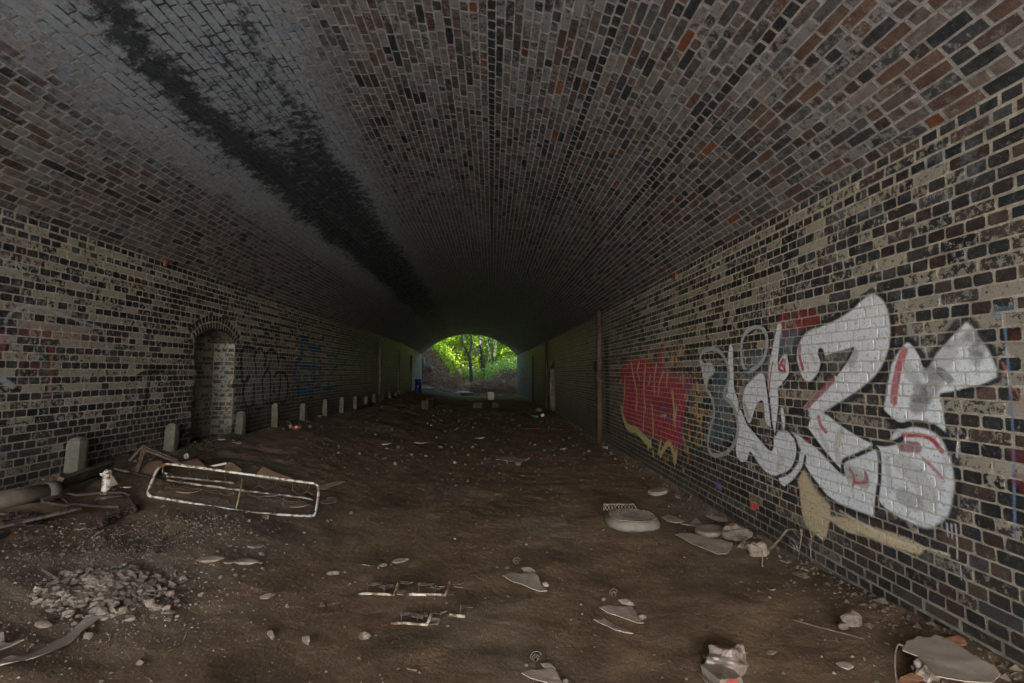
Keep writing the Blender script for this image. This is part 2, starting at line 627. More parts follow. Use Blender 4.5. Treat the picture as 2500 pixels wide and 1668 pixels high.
G1 = (1450, 600, 0.5102)      # detail view of the right wall, silver piece
G2 = (1400, 700, 0.3189)      # detail view, red piece
G3 = (0, 500, 0.4146)         # left wall
G4 = (600, 800, 0.1915)       # left wall, far
SILV = (0.60, 0.63, 0.68); BLK = (0.012, 0.012, 0.014); RED = (0.36, 0.025, 0.05); CREAM = (0.46, 0.38, 0.25)
GREY = (0.15, 0.16, 0.155); BLU = (0.07, 0.12, 0.165); YEL = (0.45, 0.41, 0.18); PIECE = (0.34, 0.035, 0.065); PURP = (0.16, 0.06, 0.20)


def poly(pts, col, al=0.95, soft=0.02, X=XR, crop=G1, smooth=4):
    return ('poly', wall_pts(pts, X, crop, True, smooth), col, al, 0.0, soft)


def stroke(pts, w, col, al=0.95, soft=0.012, X=XR, crop=G1, smooth=4):
    return ('stroke', wall_pts(pts, X, crop, False, smooth), col, al, w, soft)


R_LAY = []
# bare cream undercoat, red and blue remains behind the lettering
R_LAY += [poly([(890, 310), (960, 285), (1075, 290), (1080, 350), (1075, 400), (985, 430), (890, 440)], (0.26, 0.05, 0.045), 0.36, 0.10),
          poly([(885, 330), (920, 330), (915, 440), (885, 440)], (0.2, 0.02, 0.03), 0.45, 0.04),
          poly([(970, 330), (1075, 325), (1070, 385), (980, 395)], (0.18, 0.02, 0.02), 0.5, 0.04),
          poly([(890, 420), (1000, 415), (1000, 520), (890, 540)], BLU, 0.55, 0.08),
          poly([(560, 600), (640, 600), (650, 720), (665, 920), (570, 950), (550, 900), (570, 700)], BLU, 0.55, 0.10),
          poly([(700, 520), (850, 505), (830, 620), (700, 660)], BLU, 0.5, 0.08),
          poly([(980, 1080), (1010, 1060), (1060, 1150), (1130, 1220), (1110, 1400), (1060, 1380), (1005, 1320), (985, 1180)], CREAM, 0.95, 0.05),
          poly([(1120, 1300), (1200, 1300), (1300, 1335), (1420, 1370), (1555, 1425), (1560, 1478), (1450, 1450), (1300, 1395), (1200, 1365)], CREAM, 0.92, 0.05),
          stroke([(1180, 1270), (1300, 1340), (1420, 1400), (1560, 1440), (1700, 1480)], 0.02, (0.5, 0.45, 0.36), 0.8, 0.02),
          poly([(745, 1222), (780, 1228), (792, 1262), (750, 1262)], (0.50, 0.06, 0.06), 0.9, 0.02, smooth=1),
          poly([(580, 1130), (605, 1132), (615, 1170), (590, 1165)], (0.14, 0.12, 0.36), 0.9, 0.02, smooth=1),
          stroke([(603, 1080), (600, 1110), (590, 1140)], 0.02, (0.05, 0.05, 0.25), 0.8)]
# black haze round the letters
for pts, w in [([(1330, 225), (1400, 265), (1425, 400), (1405, 540), (1350, 640), (1230, 730), (1120, 790)], .07),
               ([(1440, 860), (1530, 850), (1640, 880), (1710, 980), (1735, 1120), (1720, 1250), (1660, 1340), (1560, 1345)], .07),
               ([(1590, 575), (1640, 490), (1770, 350), (1860, 440), (1935, 570), (1930, 640)], .05),
               ([(1420, 560), (1490, 445), (1560, 510), (1590, 575)], .05),
               ([(1150, 790), (1100, 800), (1000, 790), (940, 800), (900, 900)], .07),
               ([(980, 590), (960, 480), (1010, 410), (1150, 345), (1290, 240)], .04),
               ([(860, 880), (900, 870), (960, 900), (1000, 980)], .06),
               ([(740, 420), (800, 380), (835, 440), (820, 540), (760, 605)], .06),
               ([(1010, 1060), (1100, 1200), (1220, 1265), (1330, 1300), (1480, 1330)], .05)]:
    R_LAY.append(stroke(pts, w, BLK, 0.8, 0.05))
# silver fills
S = [
 [(1330, 228), (1290, 255), (1230, 310), (1150, 360), (1060, 395), (1010, 425), (980, 480), (972, 540), (985, 600), (1010, 645), (1040, 650), (1075, 615), (1085, 570), (1080, 530), (1110, 525), (1160, 510), (1210, 495), (1240, 490), (1215, 540), (1180, 590), (1140, 640), (1090, 690), (1040, 735), (1005, 775), (1020, 810), (1050, 820), (1110, 790), (1170, 755), (1240, 715), (1310, 660), (1365, 600), (1395, 545), (1415, 470), (1420, 400), (1408, 310), (1385, 265), (1355, 238)],
 [(1050, 810), (1110, 805), (1170, 855), (1260, 905), (1340, 945), (1345, 962), (1270, 1000), (1195, 1030), (1193, 1085), (1165, 1070), (1120, 1010), (1060, 935), (1025, 880)],
 [(935, 890), (975, 905), (1020, 940), (1060, 965), (1120, 1030), (1190, 1095), (1197, 1035), (1260, 1005), (1345, 966), (1362, 995), (1365, 1100), (1352, 1200), (1335, 1290), (1290, 1288), (1200, 1245), (1130, 1205), (1080, 1145), (1040, 1095), (1010, 1045), (1000, 990), (965, 940)],
 [(1350, 965), (1400, 955), (1425, 910), (1455, 880), (1510, 865), (1580, 875), (1640, 905), (1672, 945), (1698, 1010), (1720, 1080), (1722, 1160), (1715, 1230), (1690, 1300), (1640, 1340), (1590, 1350), (1530, 1330), (1450, 1290), (1390, 1250), (1362, 1200), (1372, 1080), (1365, 1000)],
 [(1497, 458), (1460, 500), (1430, 560), (1415, 620), (1400, 700), (1390, 780), (1400, 810), (1440, 835), (1475, 850), (1530, 838), (1600, 848), (1650, 872), (1678, 900), (1680, 850), (1670, 780), (1655, 715), (1700, 700), (1800, 680), (1900, 655), (1932, 620), (1920, 570), (1890, 500), (1840, 430), (1775, 362), (1730, 395), (1680, 460), (1620, 540), (1590, 572), (1570, 540), (1545, 490)],
 [(880, 378), (865, 440), (850, 520), (838, 600), (835, 690), (845, 760), (855, 850), (868, 900), (882, 850), (885, 760), (880, 680), (915, 660), (935, 610), (930, 540), (915, 520), (892, 545), (880, 580), (885, 480), (898, 385)],
 [(800, 610), (760, 640), (725, 680), (712, 740), (720, 800), (745, 850), (775, 770), (800, 740), (815, 765), (820, 840), (850, 870), (845, 830), (835, 740), (825, 650)],
 [(705, 790), (730, 850), (770, 900), (830, 970), (850, 960), (862, 912), (890, 888), (930, 892), (958, 930), (970, 990), (955, 1050), (920, 1085), (870, 1100), (820, 1080), (780, 1030), (748, 985), (730, 1030), (700, 1030), (680, 990), (685, 900), (690, 800)],
 [(1010, 990), (1000, 1060), (960, 1120), (920, 1152), (892, 1135), (888, 1108), (930, 1095), (975, 1045), (988, 985)],
 [(655, 470), (645, 500), (640, 600), (640, 700), (622, 718), (650, 740), (685, 800), (690, 740), (672, 690), (668, 600), (666, 500)],
 [(505, 540), (515, 600), (528, 660), (542, 680), (550, 640), (580, 600), (560, 560), (530, 560)],
 [(895, 790), (905, 880), (915, 850), (905, 780)],
]
for k, q in enumerate(S):
    R_LAY.append(poly(q, SILV, 0.93 if k != 10 else 0.6, 0.03))
R_LAY += [stroke([(505, 545), (520, 510), (560, 495), (600, 505), (635, 560), (645, 640), (622, 715), (662, 760), (685, 830), (687, 900), (665, 960), (620, 998), (565, 1000), (545, 950), (555, 880), (575, 800), (565, 730), (540, 690)], 0.050, (0.30, 0.33, 0.36), 0.95),
          stroke([(708, 560), (706, 470), (725, 420), (765, 390), (800, 392), (826, 430), (825, 500), (800, 560), (750, 598), (722, 592), (708, 550)], 0.044, (0.34, 0.37, 0.40), 0.95),
          stroke([(1350, 958), (1420, 950), (1470, 935)], 0.02, SILV, 0.8)]
# grey dusting and red accents inside the letters
for pts, w, c, a in [([(1800, 430), (1850, 470), (1830, 540)], .07, GREY, .55), ([(1600, 600), (1640, 640), (1600, 700)], .09, GREY, .6),
                     ([(1560, 690), (1570, 750), (1540, 770)], .09, GREY, .7), ([(1700, 520), (1620, 600)], .10, GREY, .4),
                     ([(1500, 590), (1540, 640)], .08, GREY, .35), ([(1140, 600), (1240, 510), (1230, 560)], .08, GREY, .45),
                     ([(1480, 1050), (1560, 1120), (1600, 1220)], .13, (0.34, 0.34, 0.30), .5), ([(1480, 1200), (1540, 1230)], .11, GREY, .5), ([(1640, 420), (1700, 470), (1790, 440)], .05, GREY, .4), ([(1655, 600), (1700, 640)], .05, (0.05, 0.05, 0.05), .6), ([(1530, 730), (1600, 740)], .05, (0.05, 0.05, 0.05), .5), ([(1840, 460), (1800, 500), (1850, 520)], .03, (0.05, 0.05, 0.05), .5), ([(1690, 1000), (1640, 1180)], .06, GREY, .25), ([(1400, 1020), (1420, 1160)], .05, GREY, .3), ([(1220, 1080), (1290, 1130)], .10, GREY, .4), ([(760, 960), (800, 1010)], .05, GREY, .3), ([(900, 1000), (880, 1060)], .06, GREY, .25), ([(1060, 860), (1100, 930), (1120, 980)], .04, GREY, .3), ([(1030, 500), (1060, 560)], .04, GREY, .3),
                     ([(1180, 890), (1160, 960), (1170, 1020)], .06, (0.36, 0.34, 0.28), .5),
                     ([(1230, 1100), (1290, 1120)], .12, (0.33, 0.30, 0.27), .5),
                     ([(720, 760), (740, 820)], .06, GREY, .5),
                     ([(986, 478), (985, 530), (1000, 590)], .035, RED, .9), ([(1485, 505), (1460, 580), (1440, 680), (1435, 745)], .055, RED, .8),
                     ([(905, 545), (885, 590), (915, 600), (900, 570)], .030, RED, .95), ([(915, 545), (910, 600)], .02, RED, .9),
                     ([(855, 560), (842, 640), (840, 700)], .02, RED, .9),
                     ([(1145, 640), (1090, 700), (1030, 760), (1010, 790)], .045, (0.26, 0.05, 0.07), .85),
                     ([(1075, 820), (1085, 860), (1110, 890)], .035, RED, .85), ([(1040, 930), (1010, 935)], .03, RED, .5),
                     ([(1480, 908), (1560, 908), (1620, 930), (1665, 985)], .028, RED, .95),
                     ([(1575, 1020), (1620, 1060), (1665, 1110)], .022, (0.33, 0.10, 0.13), .8), ([(1475, 960), (1545, 965)], .07, (0.20, 0.06, 0.07), .8),
                     ([(1225, 1070), (1245, 1110), (1240, 1150)], .022, RED, .8), ([(1250, 1135), (1305, 1130), (1300, 1085)], .022, RED, .8)]:
    R_LAY.append(stroke(pts, w, c, a, 0.03 if c == GREY else 0.012))
# black key lines
for pts, w in [([(1385, 800), (1440, 850), (1480, 862), (1530, 850), (1620, 868), (1672, 905)], .030),
               ([(1345, 943), (1390, 950), (1440, 940), (1475, 922)], .024),
               ([(1193, 1088), (1194, 1032), (1260, 1002), (1342, 964)], .022),
               ([(1342, 962), (1364, 990), (1368, 1100), (1356, 1200), (1350, 1260)], .022),
               ([(1115, 798), (1180, 850), (1260, 902), (1345, 945)], .020),
               ([(1025, 885), (1080, 960), (1140, 1035), (1193, 1090)], .026),
               ([(1010, 1060), (1060, 1135), (1120, 1205), (1200, 1255), (1320, 1298)], .020),
               ([(1078, 515), (1092, 545), (1080, 610), (1045, 655)], .024),
               ([(1240, 492), (1210, 550), (1160, 620)], .015),
               ([(735, 850), (790, 915), (848, 975), (856, 905), (850, 850)], .024),
               ([(935, 890), (968, 935), (972, 1010), (940, 1078), (880, 1106)], .022),
               ([(1012, 1010), (1000, 1065), (960, 1122), (920, 1155)], .020),
               ([(1420, 545), (1498, 452), (1560, 515), (1588, 575), (1640, 500), (1775, 356)], .020),
               ([(1930, 640), (1860, 672), (1760, 695)], .016),
               ([(905, 660), (938, 610), (930, 530)], .018), ([(885, 700), (887, 760), (870, 905)], .018), ([(820, 620), (838, 740), (850, 850)], .02),
               ([(1085, 510), (1090, 525)], .05)]:
    R_LAY.append(stroke(pts, w * 1.4, BLK, 1.0, 0.012))
for pts, w in [([(1060, 388), (1150, 350), (1230, 300), (1290, 243), (1335, 218), (1390, 250), (1418, 320), (1430, 420), (1415, 510), (1368, 610), (1300, 675), (1200, 745), (1110, 800)], .030),
               ([(1680, 915), (1712, 990), (1736, 1080), (1738, 1170), (1728, 1250), (1700, 1320), (1650, 1350)], .034),
               ([(1385, 820), (1382, 760), (1395, 660), (1412, 580)], .016), ([(1845, 425), (1895, 495), (1930, 570), (1940, 625)], .016),
               ([(985, 600), (966, 540), (975, 470), (1005, 420)], .016), ([(745, 595), (700, 600)], .02), ([(725, 390), (770, 375), (820, 385)], .02),
               ([(745, 990), (780, 1040), (825, 1090)], .016), ([(1020, 800), (1000, 830), (1010, 880), (1030, 900)], .05), ([(960, 780), (1000, 800)], .06)]:
    R_LAY.append(stroke(pts, w, BLK, 0.9, 0.02))
# drips, blue line, orange strokes, small tags
for pts, w, c, a in [([(1965, 380), (1985, 600), (2005, 900), (2012, 1200), (2015, 1400)], .016, (0.10, 0.17, 0.30), .75),
                     ([(1925, 318), (1990, 318), (2060, 310)], .07, (0.12, 0.19, 0.28), .5),
                     ([(1955, 560), (2000, 650), (2058, 770)], .012, (0.42, 0.16, 0.10), .7), ([(2058, 650), (1990, 700), (2058, 760)], .010, (0.42, 0.16, 0.10), .5),
                     ([(1745, 870), (1740, 960), (1738, 1010)], .010, SILV, .7), ([(1690, 1330), (1695, 1390)], .010, SILV, .7), ([(1712, 1335), (1715, 1400)], .010, SILV, .7),
                     ([(1732, 1335), (1738, 1420), (1740, 1500)], .010, SILV, .8), ([(1752, 1520), (1760, 1600)], .008, SILV, .7),
                     ([(1905, 905), (1920, 915), (1905, 930)], .006, (0.3, 0.3, 0.28), .8), ([(1930, 930), (1935, 900), (1955, 905), (1950, 920)], .006, (0.3, 0.3, 0.28), .8),
                     ([(1195, 800), (1190, 850), (1215, 840)], .008, CREAM, .6), ([(1220, 820), (1240, 830), (1225, 860)], .008, CREAM, .6),
                     ([(480, 760), (500, 770), (485, 820), (515, 810)], .016, YEL, .7), ([(490, 840), (510, 850), (490, 890)], .016, YEL, .7),
                     ([(485, 910), (500, 940), (520, 900), (515, 960)], .016, YEL, .7),
                     ([(2040, 1000), (2058, 1000)], .10, (0.12, 0.02, 0.025), .5), ([(2045, 1130), (2058, 1140)], .09, (0.16, 0.02, 0.025), .5),
                     ([(2030, 440), (2058, 440)], .08, (0.1, 0.02, 0.025), .45)]:
    R_LAY.append(stroke(pts, w, c, a, 0.012))
# red piece further along (its own detail view)
R_LAY += [poly([(355, 640), (440, 560), (540, 545), (620, 580), (680, 640), (760, 700), (850, 760), (860, 900), (840, 1050), (830, 1190), (760, 1250), (640, 1160), (520, 1110), (440, 1060), (380, 980), (385, 800)], PIECE, 0.9, 0.10, crop=G2),
          poly([(640, 560), (690, 430), (700, 600), (760, 640), (850, 700), (780, 720), (660, 660)], (0.27, 0.06, 0.11), 0.7, 0.08, crop=G2),
          poly([(840, 700), (880, 670), (915, 700), (905, 790), (860, 840)], (0.20, 0.04, 0.12), 0.7, 0.05, crop=G2),
          poly([(600, 860), (700, 850), (760, 900), (740, 980), (640, 960)], (0.20, 0.03, 0.04), 0.7, 0.05, crop=G2)]
for pts, w, c in [([(395, 700), (390, 830), (375, 950)], .05, YEL), ([(445, 590), (460, 700), (485, 820), (480, 945)], .075, YEL),
                  ([(505, 580), (488, 640), (505, 710)], .06, YEL), ([(555, 560), (545, 680), (540, 800), (550, 940)], .07, YEL),
                  ([(590, 680), (580, 740)], .06, YEL), ([(635, 600), (620, 700), (620, 820)], .055, YEL), ([(690, 650), (660, 730), (650, 830)], .05, YEL),
                  ([(722, 640), (712, 770)], .045, YEL), ([(600, 910), (610, 1050), (610, 1150)], .06, YEL), ([(540, 960), (535, 1100)], .05, YEL),
                  ([(755, 800), (768, 900), (775, 1060)], .07, YEL), ([(790, 920), (775, 1070)], .05, YEL), ([(670, 930), (690, 1000), (745, 1010)], .05, (0.10, 0.09, 0.28)),
                  ([(670, 990), (710, 985)], .04, YEL), ([(675, 925), (720, 935)], .03, (0.10, 0.09, 0.28)),
                  ([(640, 590), (650, 640), (640, 700)], .02, PURP), ([(430, 600), (470, 760), (500, 900)], .02, PURP), ([(700, 660), (680, 760), (665, 840)], .02, PURP),
                  ([(520, 960), (560, 1100), (600, 1170)], .025, PURP), ([(800, 930), (770, 1080)], .02, PURP), ([(830, 1000), (820, 1290)], .05, PURP),
                  ([(365, 930), (385, 1010), (420, 1080), (480, 1100), (540, 1160), (590, 1210)], .13, YEL), ([(590, 1180), (570, 1240)], .07, YEL),
                  ([(650, 1280), (670, 1180)], .06, YEL), ([(665, 1290), (715, 1210), (745, 1210), (780, 1330)], .09, YEL),
                  ([(790, 1260), (775, 1350)], .08, YEL), ([(610, 1260), (615, 1360)], .07, YEL), ([(350, 1190), (372, 1270)], .05, YEL),
                  ([(840, 1190), (860, 1240)], .10, (0.02, 0.13, 0.10)), ([(330, 830), (335, 870)], .06, (0.02, 0.10, 0.08)),
                  ([(810, 440), (812, 520), (825, 470), (850, 450), (845, 490)], .018, YEL),
                  ([(930, 900), (950, 920), (940, 1000), (985, 990), (975, 1060), (930, 1060)], .018, YEL), ([(985, 1080), (930, 1180), (975, 1220), (990, 1120)], .018, YEL),
                  ([(600, 900), (560, 1000)], .0, YEL)]:
    if w > 0: R_LAY.append(stroke(pts, w, c, 0.85, 0.015, crop=G2))
# loose orange and yellow dabs round the red piece
_r5 = random.Random(5)
for k in range(150):
    a = _r5.uniform(0, 2 * pi); rr = _r5.uniform(0.85, 1.35)
    x = 610 + 300 * cos(a) * rr; y = 940 + 430 * sin(a) * rr
    if y < 500 and x < 420: continue
    c = _r5.choice([(0.40, 0.11, 0.02), (0.38, 0.30, 0.12), (0.40, 0.11, 0.02), (0.32, 0.05, 0.03), (0.30, 0.28, 0.12)])
    R_LAY.append(stroke([(x, y), (x + _r5.uniform(-4, 4), y + _r5.uniform(12, 30))], _r5.uniform(0.035, 0.07), c, 0.8, 0.02, crop=G2, smooth=1))
# sooty black paint beside the downpipe
R_LAY += [stroke([(250, 430), (260, 800), (265, 1180)], 0.55, BLK, 0.75, 0.5, crop=G2),
          stroke([(115, 650), (100, 720), (105, 850), (125, 980)], .05, BLK, .85, .03, crop=G2), stroke([(118, 660), (130, 760), (120, 960), (108, 990)], .05, BLK, .8, .03, crop=G2),
          stroke([(285, 850), (290, 900), (280, 940)], .05, (0.3, 0.3, 0.28), .6, .02, crop=G2), stroke([(260, 790), (300, 775)], .07, (0.3, 0.3, 0.28), .4, .03, crop=G2),
          stroke([(795, 10), (785, 110), (790, 200)], .10, (0.24, 0.22, 0.19), .6, .06, crop=G2)]

L_LAY = [poly([(0, 1000), (60, 760), (250, 660), (480, 700), (640, 800), (660, 960), (500, 1090), (250, 1120)], (0.20, 0.10, 0.09), 0.16, 0.3, X=XL, crop=G3),
         poly([(100, 720), (300, 700), (480, 740), (620, 780), (480, 800), (150, 790)], (0.24, 0.09, 0.08), 0.35, 0.06, X=XL, crop=G3),
         poly([(600, 860), (900, 850), (900, 930), (620, 930)], (0.20, 0.21, 0.20), 0.3, 0.12, X=XL, crop=G3),
         poly([(1430, 870), (1640, 890), (1690, 1000), (1690, 1120), (1640, 1170), (1450, 1190), (1430, 1050)], (0.12, 0.14, 0.15), 0.5, 0.10, X=XL, crop=G3),
         poly([(700, 200), (900, 260), (1190, 290), (1170, 560), (1150, 770), (700, 800), (640, 560)], (0.09, 0.13, 0.17), 0.32, 0.10, X=XL, crop=G4)]
for pts, w, c, a, cr in [
    ([(30, 690), (60, 640), (130, 605), (230, 603), (340, 640), (480, 690), (590, 728), (622, 790), (630, 870)], .03, (0.26, 0.30, 0.33), .55, G3),
    ([(0, 1025), (35, 1045), (75, 1068)], .05, (0.26, 0.30, 0.33), .7, G3), ([(250, 1125), (400, 1105), (520, 1080), (560, 1040)], .02, (0.24, 0.26, 0.28), .4, G3),
    ([(28, 755), (22, 800), (25, 830)], .05, (0.36, 0.02, 0.03), .75, G3), ([(5, 840), (8, 880)], .07, (0.36, 0.02, 0.03), .7, G3), ([(300, 850), (305, 960), (295, 1065)], .05, (0.30, 0.02, 0.03), .75, G3),
    ([(265, 820), (300, 830)], .05, (0.30, 0.02, 0.03), .6, G3), ([(135, 850), (125, 960), (120, 1060)], .05, (0.25, 0.02, 0.03), .6, G3),
    ([(165, 690), (175, 740)], .04, (0.28, 0.04, 0.05), .5, G3), ([(35, 720), (50, 750)], .08, (0.28, 0.04, 0.05), .5, G3),
    ([(200, 960), (240, 960)], .08, (0.24, 0.03, 0.04), .6, G3), ([(440, 870), (515, 875)], .08, (0.24, 0.03, 0.04), .5, G3),
    ([(1000, 815), (1003, 870), (1012, 930)], .05, (0.28, 0.02, 0.03), .75, G3), ([(1080, 890), (1085, 940)], .06, (0.24, 0.02, 0.03), .5, G3),
    ([(785, 1030), (830, 1002), (880, 985)], .05, BLK, .8, G3), ([(885, 970), (955, 970)], .08, BLK, .9, G3), ([(885, 975), (870, 1090), (855, 1200)], .055, BLK, .9, G3),
    ([(1500, 850), (1450, 842), (1425, 860), (1420, 950), (1428, 1040), (1450, 1040), (1465, 1010)], .06, BLK, .95, G3),
    ([(1450, 1035), (1432, 1100), (1440, 1170), (1465, 1198), (1490, 1170), (1510, 1198), (1540, 1202), (1562, 1165), (1590, 1172), (1640, 1150), (1665, 1172), (1688, 1130), (1695, 1060), (1685, 1010), (1660, 985)], .06, BLK, .95, G3),
    ([(1498, 900), (1508, 868), (1530, 850), (1552, 868), (1565, 910), (1555, 950)], .05, BLK, .9, G3), ([(1560, 885), (1590, 862), (1630, 880), (1640, 930)], .05, BLK, .9, G3),
    ([(1650, 900), (1668, 895), (1680, 920)], .04, BLK, .7, G3), ([(1500, 900), (1508, 1000)], .035, BLK, .7, G3), ([(1560, 950), (1580, 960), (1590, 920)], .035, BLK, .7, G3),
    ([(1545, 1030), (1565, 985), (1590, 1000), (1592, 1160)], .05, BLK, .9, G3), ([(1615, 1010), (1640, 985), (1652, 1010), (1640, 1150)], .05, BLK, .9, G3),
    ([(1497, 1060), (1492, 1175)], .045, BLK, .9, G3), ([(1612, 1060), (1618, 1110), (1608, 1090)], .04, BLK, .8, G3), ([(1545, 1030), (1550, 1160)], .04, BLK, .8, G3),
    ([(715, 165), (762, 140), (790, 190), (802, 250), (870, 265), (945, 280)], .13, (0.015, 0.085, 0.20), .75, G4),
    ([(712, 190), (722, 300), (700, 390), (648, 440), (628, 540), (640, 640), (665, 720), (672, 820), (760, 812), (850, 830)], .14, (0.015, 0.085, 0.20), .8, G4),
    ([(700, 500), (820, 500), (960, 515)], .09, (0.015, 0.075, 0.18), .7, G4), ([(862, 300), (872, 480), (880, 620), (852, 720), (848, 820)], .09, (0.015, 0.075, 0.18), .6, G4),
    ([(875, 760), (960, 772), (1060, 780), (1160, 745)], .09, (0.015, 0.06, 0.14), .7, G4), ([(1040, 350), (1120, 350), (1150, 380), (1195, 290)], .09, (0.02, 0.075, 0.15), .6, G4),
    ([(1165, 380), (1165, 480), (1130, 500)], .09, (0.02, 0.075, 0.15), .5, G4), ([(570, 400), (585, 540), (600, 760)], .20, (0.15, 0.02, 0.02), .45, G4),
    ([(1560, 420), (1580, 560), (1560, 700)], .35, (0.13, 0.17, 0.13), .4, G4), ([(1420, 560), (1500, 600)], .3, (0.13, 0.16, 0.14), .35, G4),
    ([(1350, 480), (1352, 560), (1345, 640)], .05, (0.24, 0.20, 0.10), .6, G3), ([(1750, 605), (1750, 740)], .08, (0.22, 0.19, 0.12), .6, G3),
    ([(918, 400), (935, 430)], .04, (0.30, 0.25, 0.05), .6, G3), ([(972, 318), (972, 355)], .045, (0.24, 0.09, 0.02), .95, G3)]:
    L_LAY.append(stroke(pts, w * (1.35 if c == BLK else 1.1), c, min(1, a * 1.15) * (0.4 if c[0] > 0.2 and c[1] < 0.06 else 1), 0.015, X=XL, crop=cr))

# ------------------------------------------------------------------ masks of bloom, soot, dirt and painted far-end shade
def onvault(u, v):
    d = ray(u, v)
    ox, oz = CAM[0] - CX, CAM[2] - CZ
    a = d[0] ** 2 + d[2] ** 2; b = 2 * (ox * d[0] + oz * d[2]); c = ox * ox + oz * oz - RV * RV
    t = (-b + sqrt(b * b - 4 * a * c)) / (2 * a)
    p = CAM + d * t
    return math.atan2(p[0] - CX, p[2] - CZ) * RV, p[1]


_A = sorted([onvault(1.0638 * x, 1.0638 * y)[::-1] for x, y in [(230, 0), (330, 130), (430, 240), (540, 330), (620, 400), (700, 460), (790, 550), (880, 635), (960, 710)]])
_B = sorted([onvault(1.0638 * x, 1.0638 * y)[::-1] for x, y in [(530, 0), (590, 130), (640, 210), (720, 330), (800, 430), (860, 520), (940, 620), (1000, 710)]])
_A = np.array(_A); _B = np.array(_B)


def vault_mask(y, s):
    sa = np.interp(y, _A[:, 0], _A[:, 1]); sb = np.interp(y, _B[:, 0], _B[:, 1])
    wob = (fbm(y * 0.8, s * 0.8, 3) - 0.5) * 0.35
    sa = sa + wob; sb = sb + wob * 0.7
    calc = sstep(sa - 1.3, sa + 0.1, s) * (1 - sstep(sb - 0.15, sb + 1.1, s))
    calc = calc * (1 - 0.75 * sstep(10, 20, y))
    wa = 0.16 + 0.10 * sstep(3.5, 7, y); wb = 0.10 + 0.12 * sstep(4, 8, y)
    ga = np.exp(-((s - sa) / (wa * 1.25)) ** 2); gb = 0.85 * np.exp(-((s - sb) / (wb * 1.3)) ** 2)
    mid = 0.30 * sstep(sa - 0.2, sa + 0.1, s) * (1 - sstep(sb - 0.1, sb + 0.2, s)) * sstep(2.0, 4.5, y) + 0.38 * sstep(sa - 0.1, sa + 0.2, s) * (1 - sstep(sb - 0.1, sb + 0.2, s)) * sstep(4.5, 6.5, y)
    soot = np.maximum.reduce([ga * 0.85, gb * (0.62 + 0.2 * sstep(4, 6, y)), mid * 1.15 + 0 * s])
    return calc, soot * (1 - 0.3 * sstep(14, 26, y))


def mk_vault(y, s, n):
    calc, soot = vault_mask(y, s)
    m = np.zeros((n, 4)); m[:, 0] = calc * 0.9 + 0.16 * sstep(1.0, -3.0, s); m[:, 1] = soot; m[:, 3] = 1.0
    far = sstep(13, 26, y)  # vault darkens towards the far mouth: shade painted into its colour
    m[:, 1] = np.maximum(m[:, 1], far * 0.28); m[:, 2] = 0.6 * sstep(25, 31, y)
    return m


def mk_wall(side):
    def f(y, z, n):
        m = np.zeros((n, 4))
        base = 0.15 if side > 0 else 0.55
        m[:, 2] = np.clip(0.75 * sstep(26, 31, y) + 0.85 * sstep(base + 0.75, base, z) + 0.5 * (fbm(y * 1.1, z * 1.6, 9) - 0.55), 0, 0.9)  # first term paints shade at the far end, the rest is dirt
        m[:, 1] = 0.16 * sstep(14, 24, y) + 0.5 * sstep(27.5, 31, y)  # no soot here: shade painted in along the far half
        # lime runs
        m[:, 0] = 0.55 * sstep(0.62, 0.72, vnoise(y * 2.1 + 4, z * 0.25, 40 + side)) * sstep(0.8, 1.6, z) * 0.5
        return m
    return f


# ------------------------------------------------------------------ brickwork
def palette(kind, n, r):
    P = {'dark': [(0.017, 0.020, 0.023), (0.024, 0.024, 0.026), (0.014, 0.019, 0.024), (0.030, 0.022, 0.020), (0.022, 0.026, 0.030), (0.036, 0.020, 0.018)],
         'mixed': [(0.035, 0.031, 0.031), (0.052, 0.034, 0.031), (0.045, 0.046, 0.048), (0.058, 0.036, 0.030), (0.025, 0.027, 0.030), (0.075, 0.045, 0.034)],
         'vault': [(0.100, 0.078, 0.070), (0.120, 0.092, 0.080), (0.075, 0.050, 0.045), (0.090, 0.058, 0.050), (0.055, 0.055, 0.056), (0.032, 0.034, 0.036), (0.105, 0.065, 0.048), (0.135, 0.108, 0.092), (0.070, 0.040, 0.035)],
         'vault_r': [(0.080, 0.058, 0.050), (0.100, 0.075, 0.062), (0.062, 0.038, 0.033), (0.036, 0.034, 0.036), (0.026, 0.029, 0.031), (0.10, 0.055, 0.038), (0.050, 0.032, 0.028), (0.045, 0.045, 0.048), (0.12, 0.095, 0.08), (0.060, 0.058, 0.056), (0.095, 0.048, 0.032)]}[kind]
    P = np.array(P)
    c = P[r.integers(0, len(P), n)] * r.uniform(0.8, 1.25, (n, 1))
    g_ = c.mean(1, keepdims=True); c = g_ + (c - g_) * 0.72
    return c


def ring_grid(nu):
    e = 0.035
    if nu <= 1:
        return np.array([0, e, 1 - e, 1])
    return np.concatenate([[0], np.linspace(e, 1 - e, nu + 1), [1]])


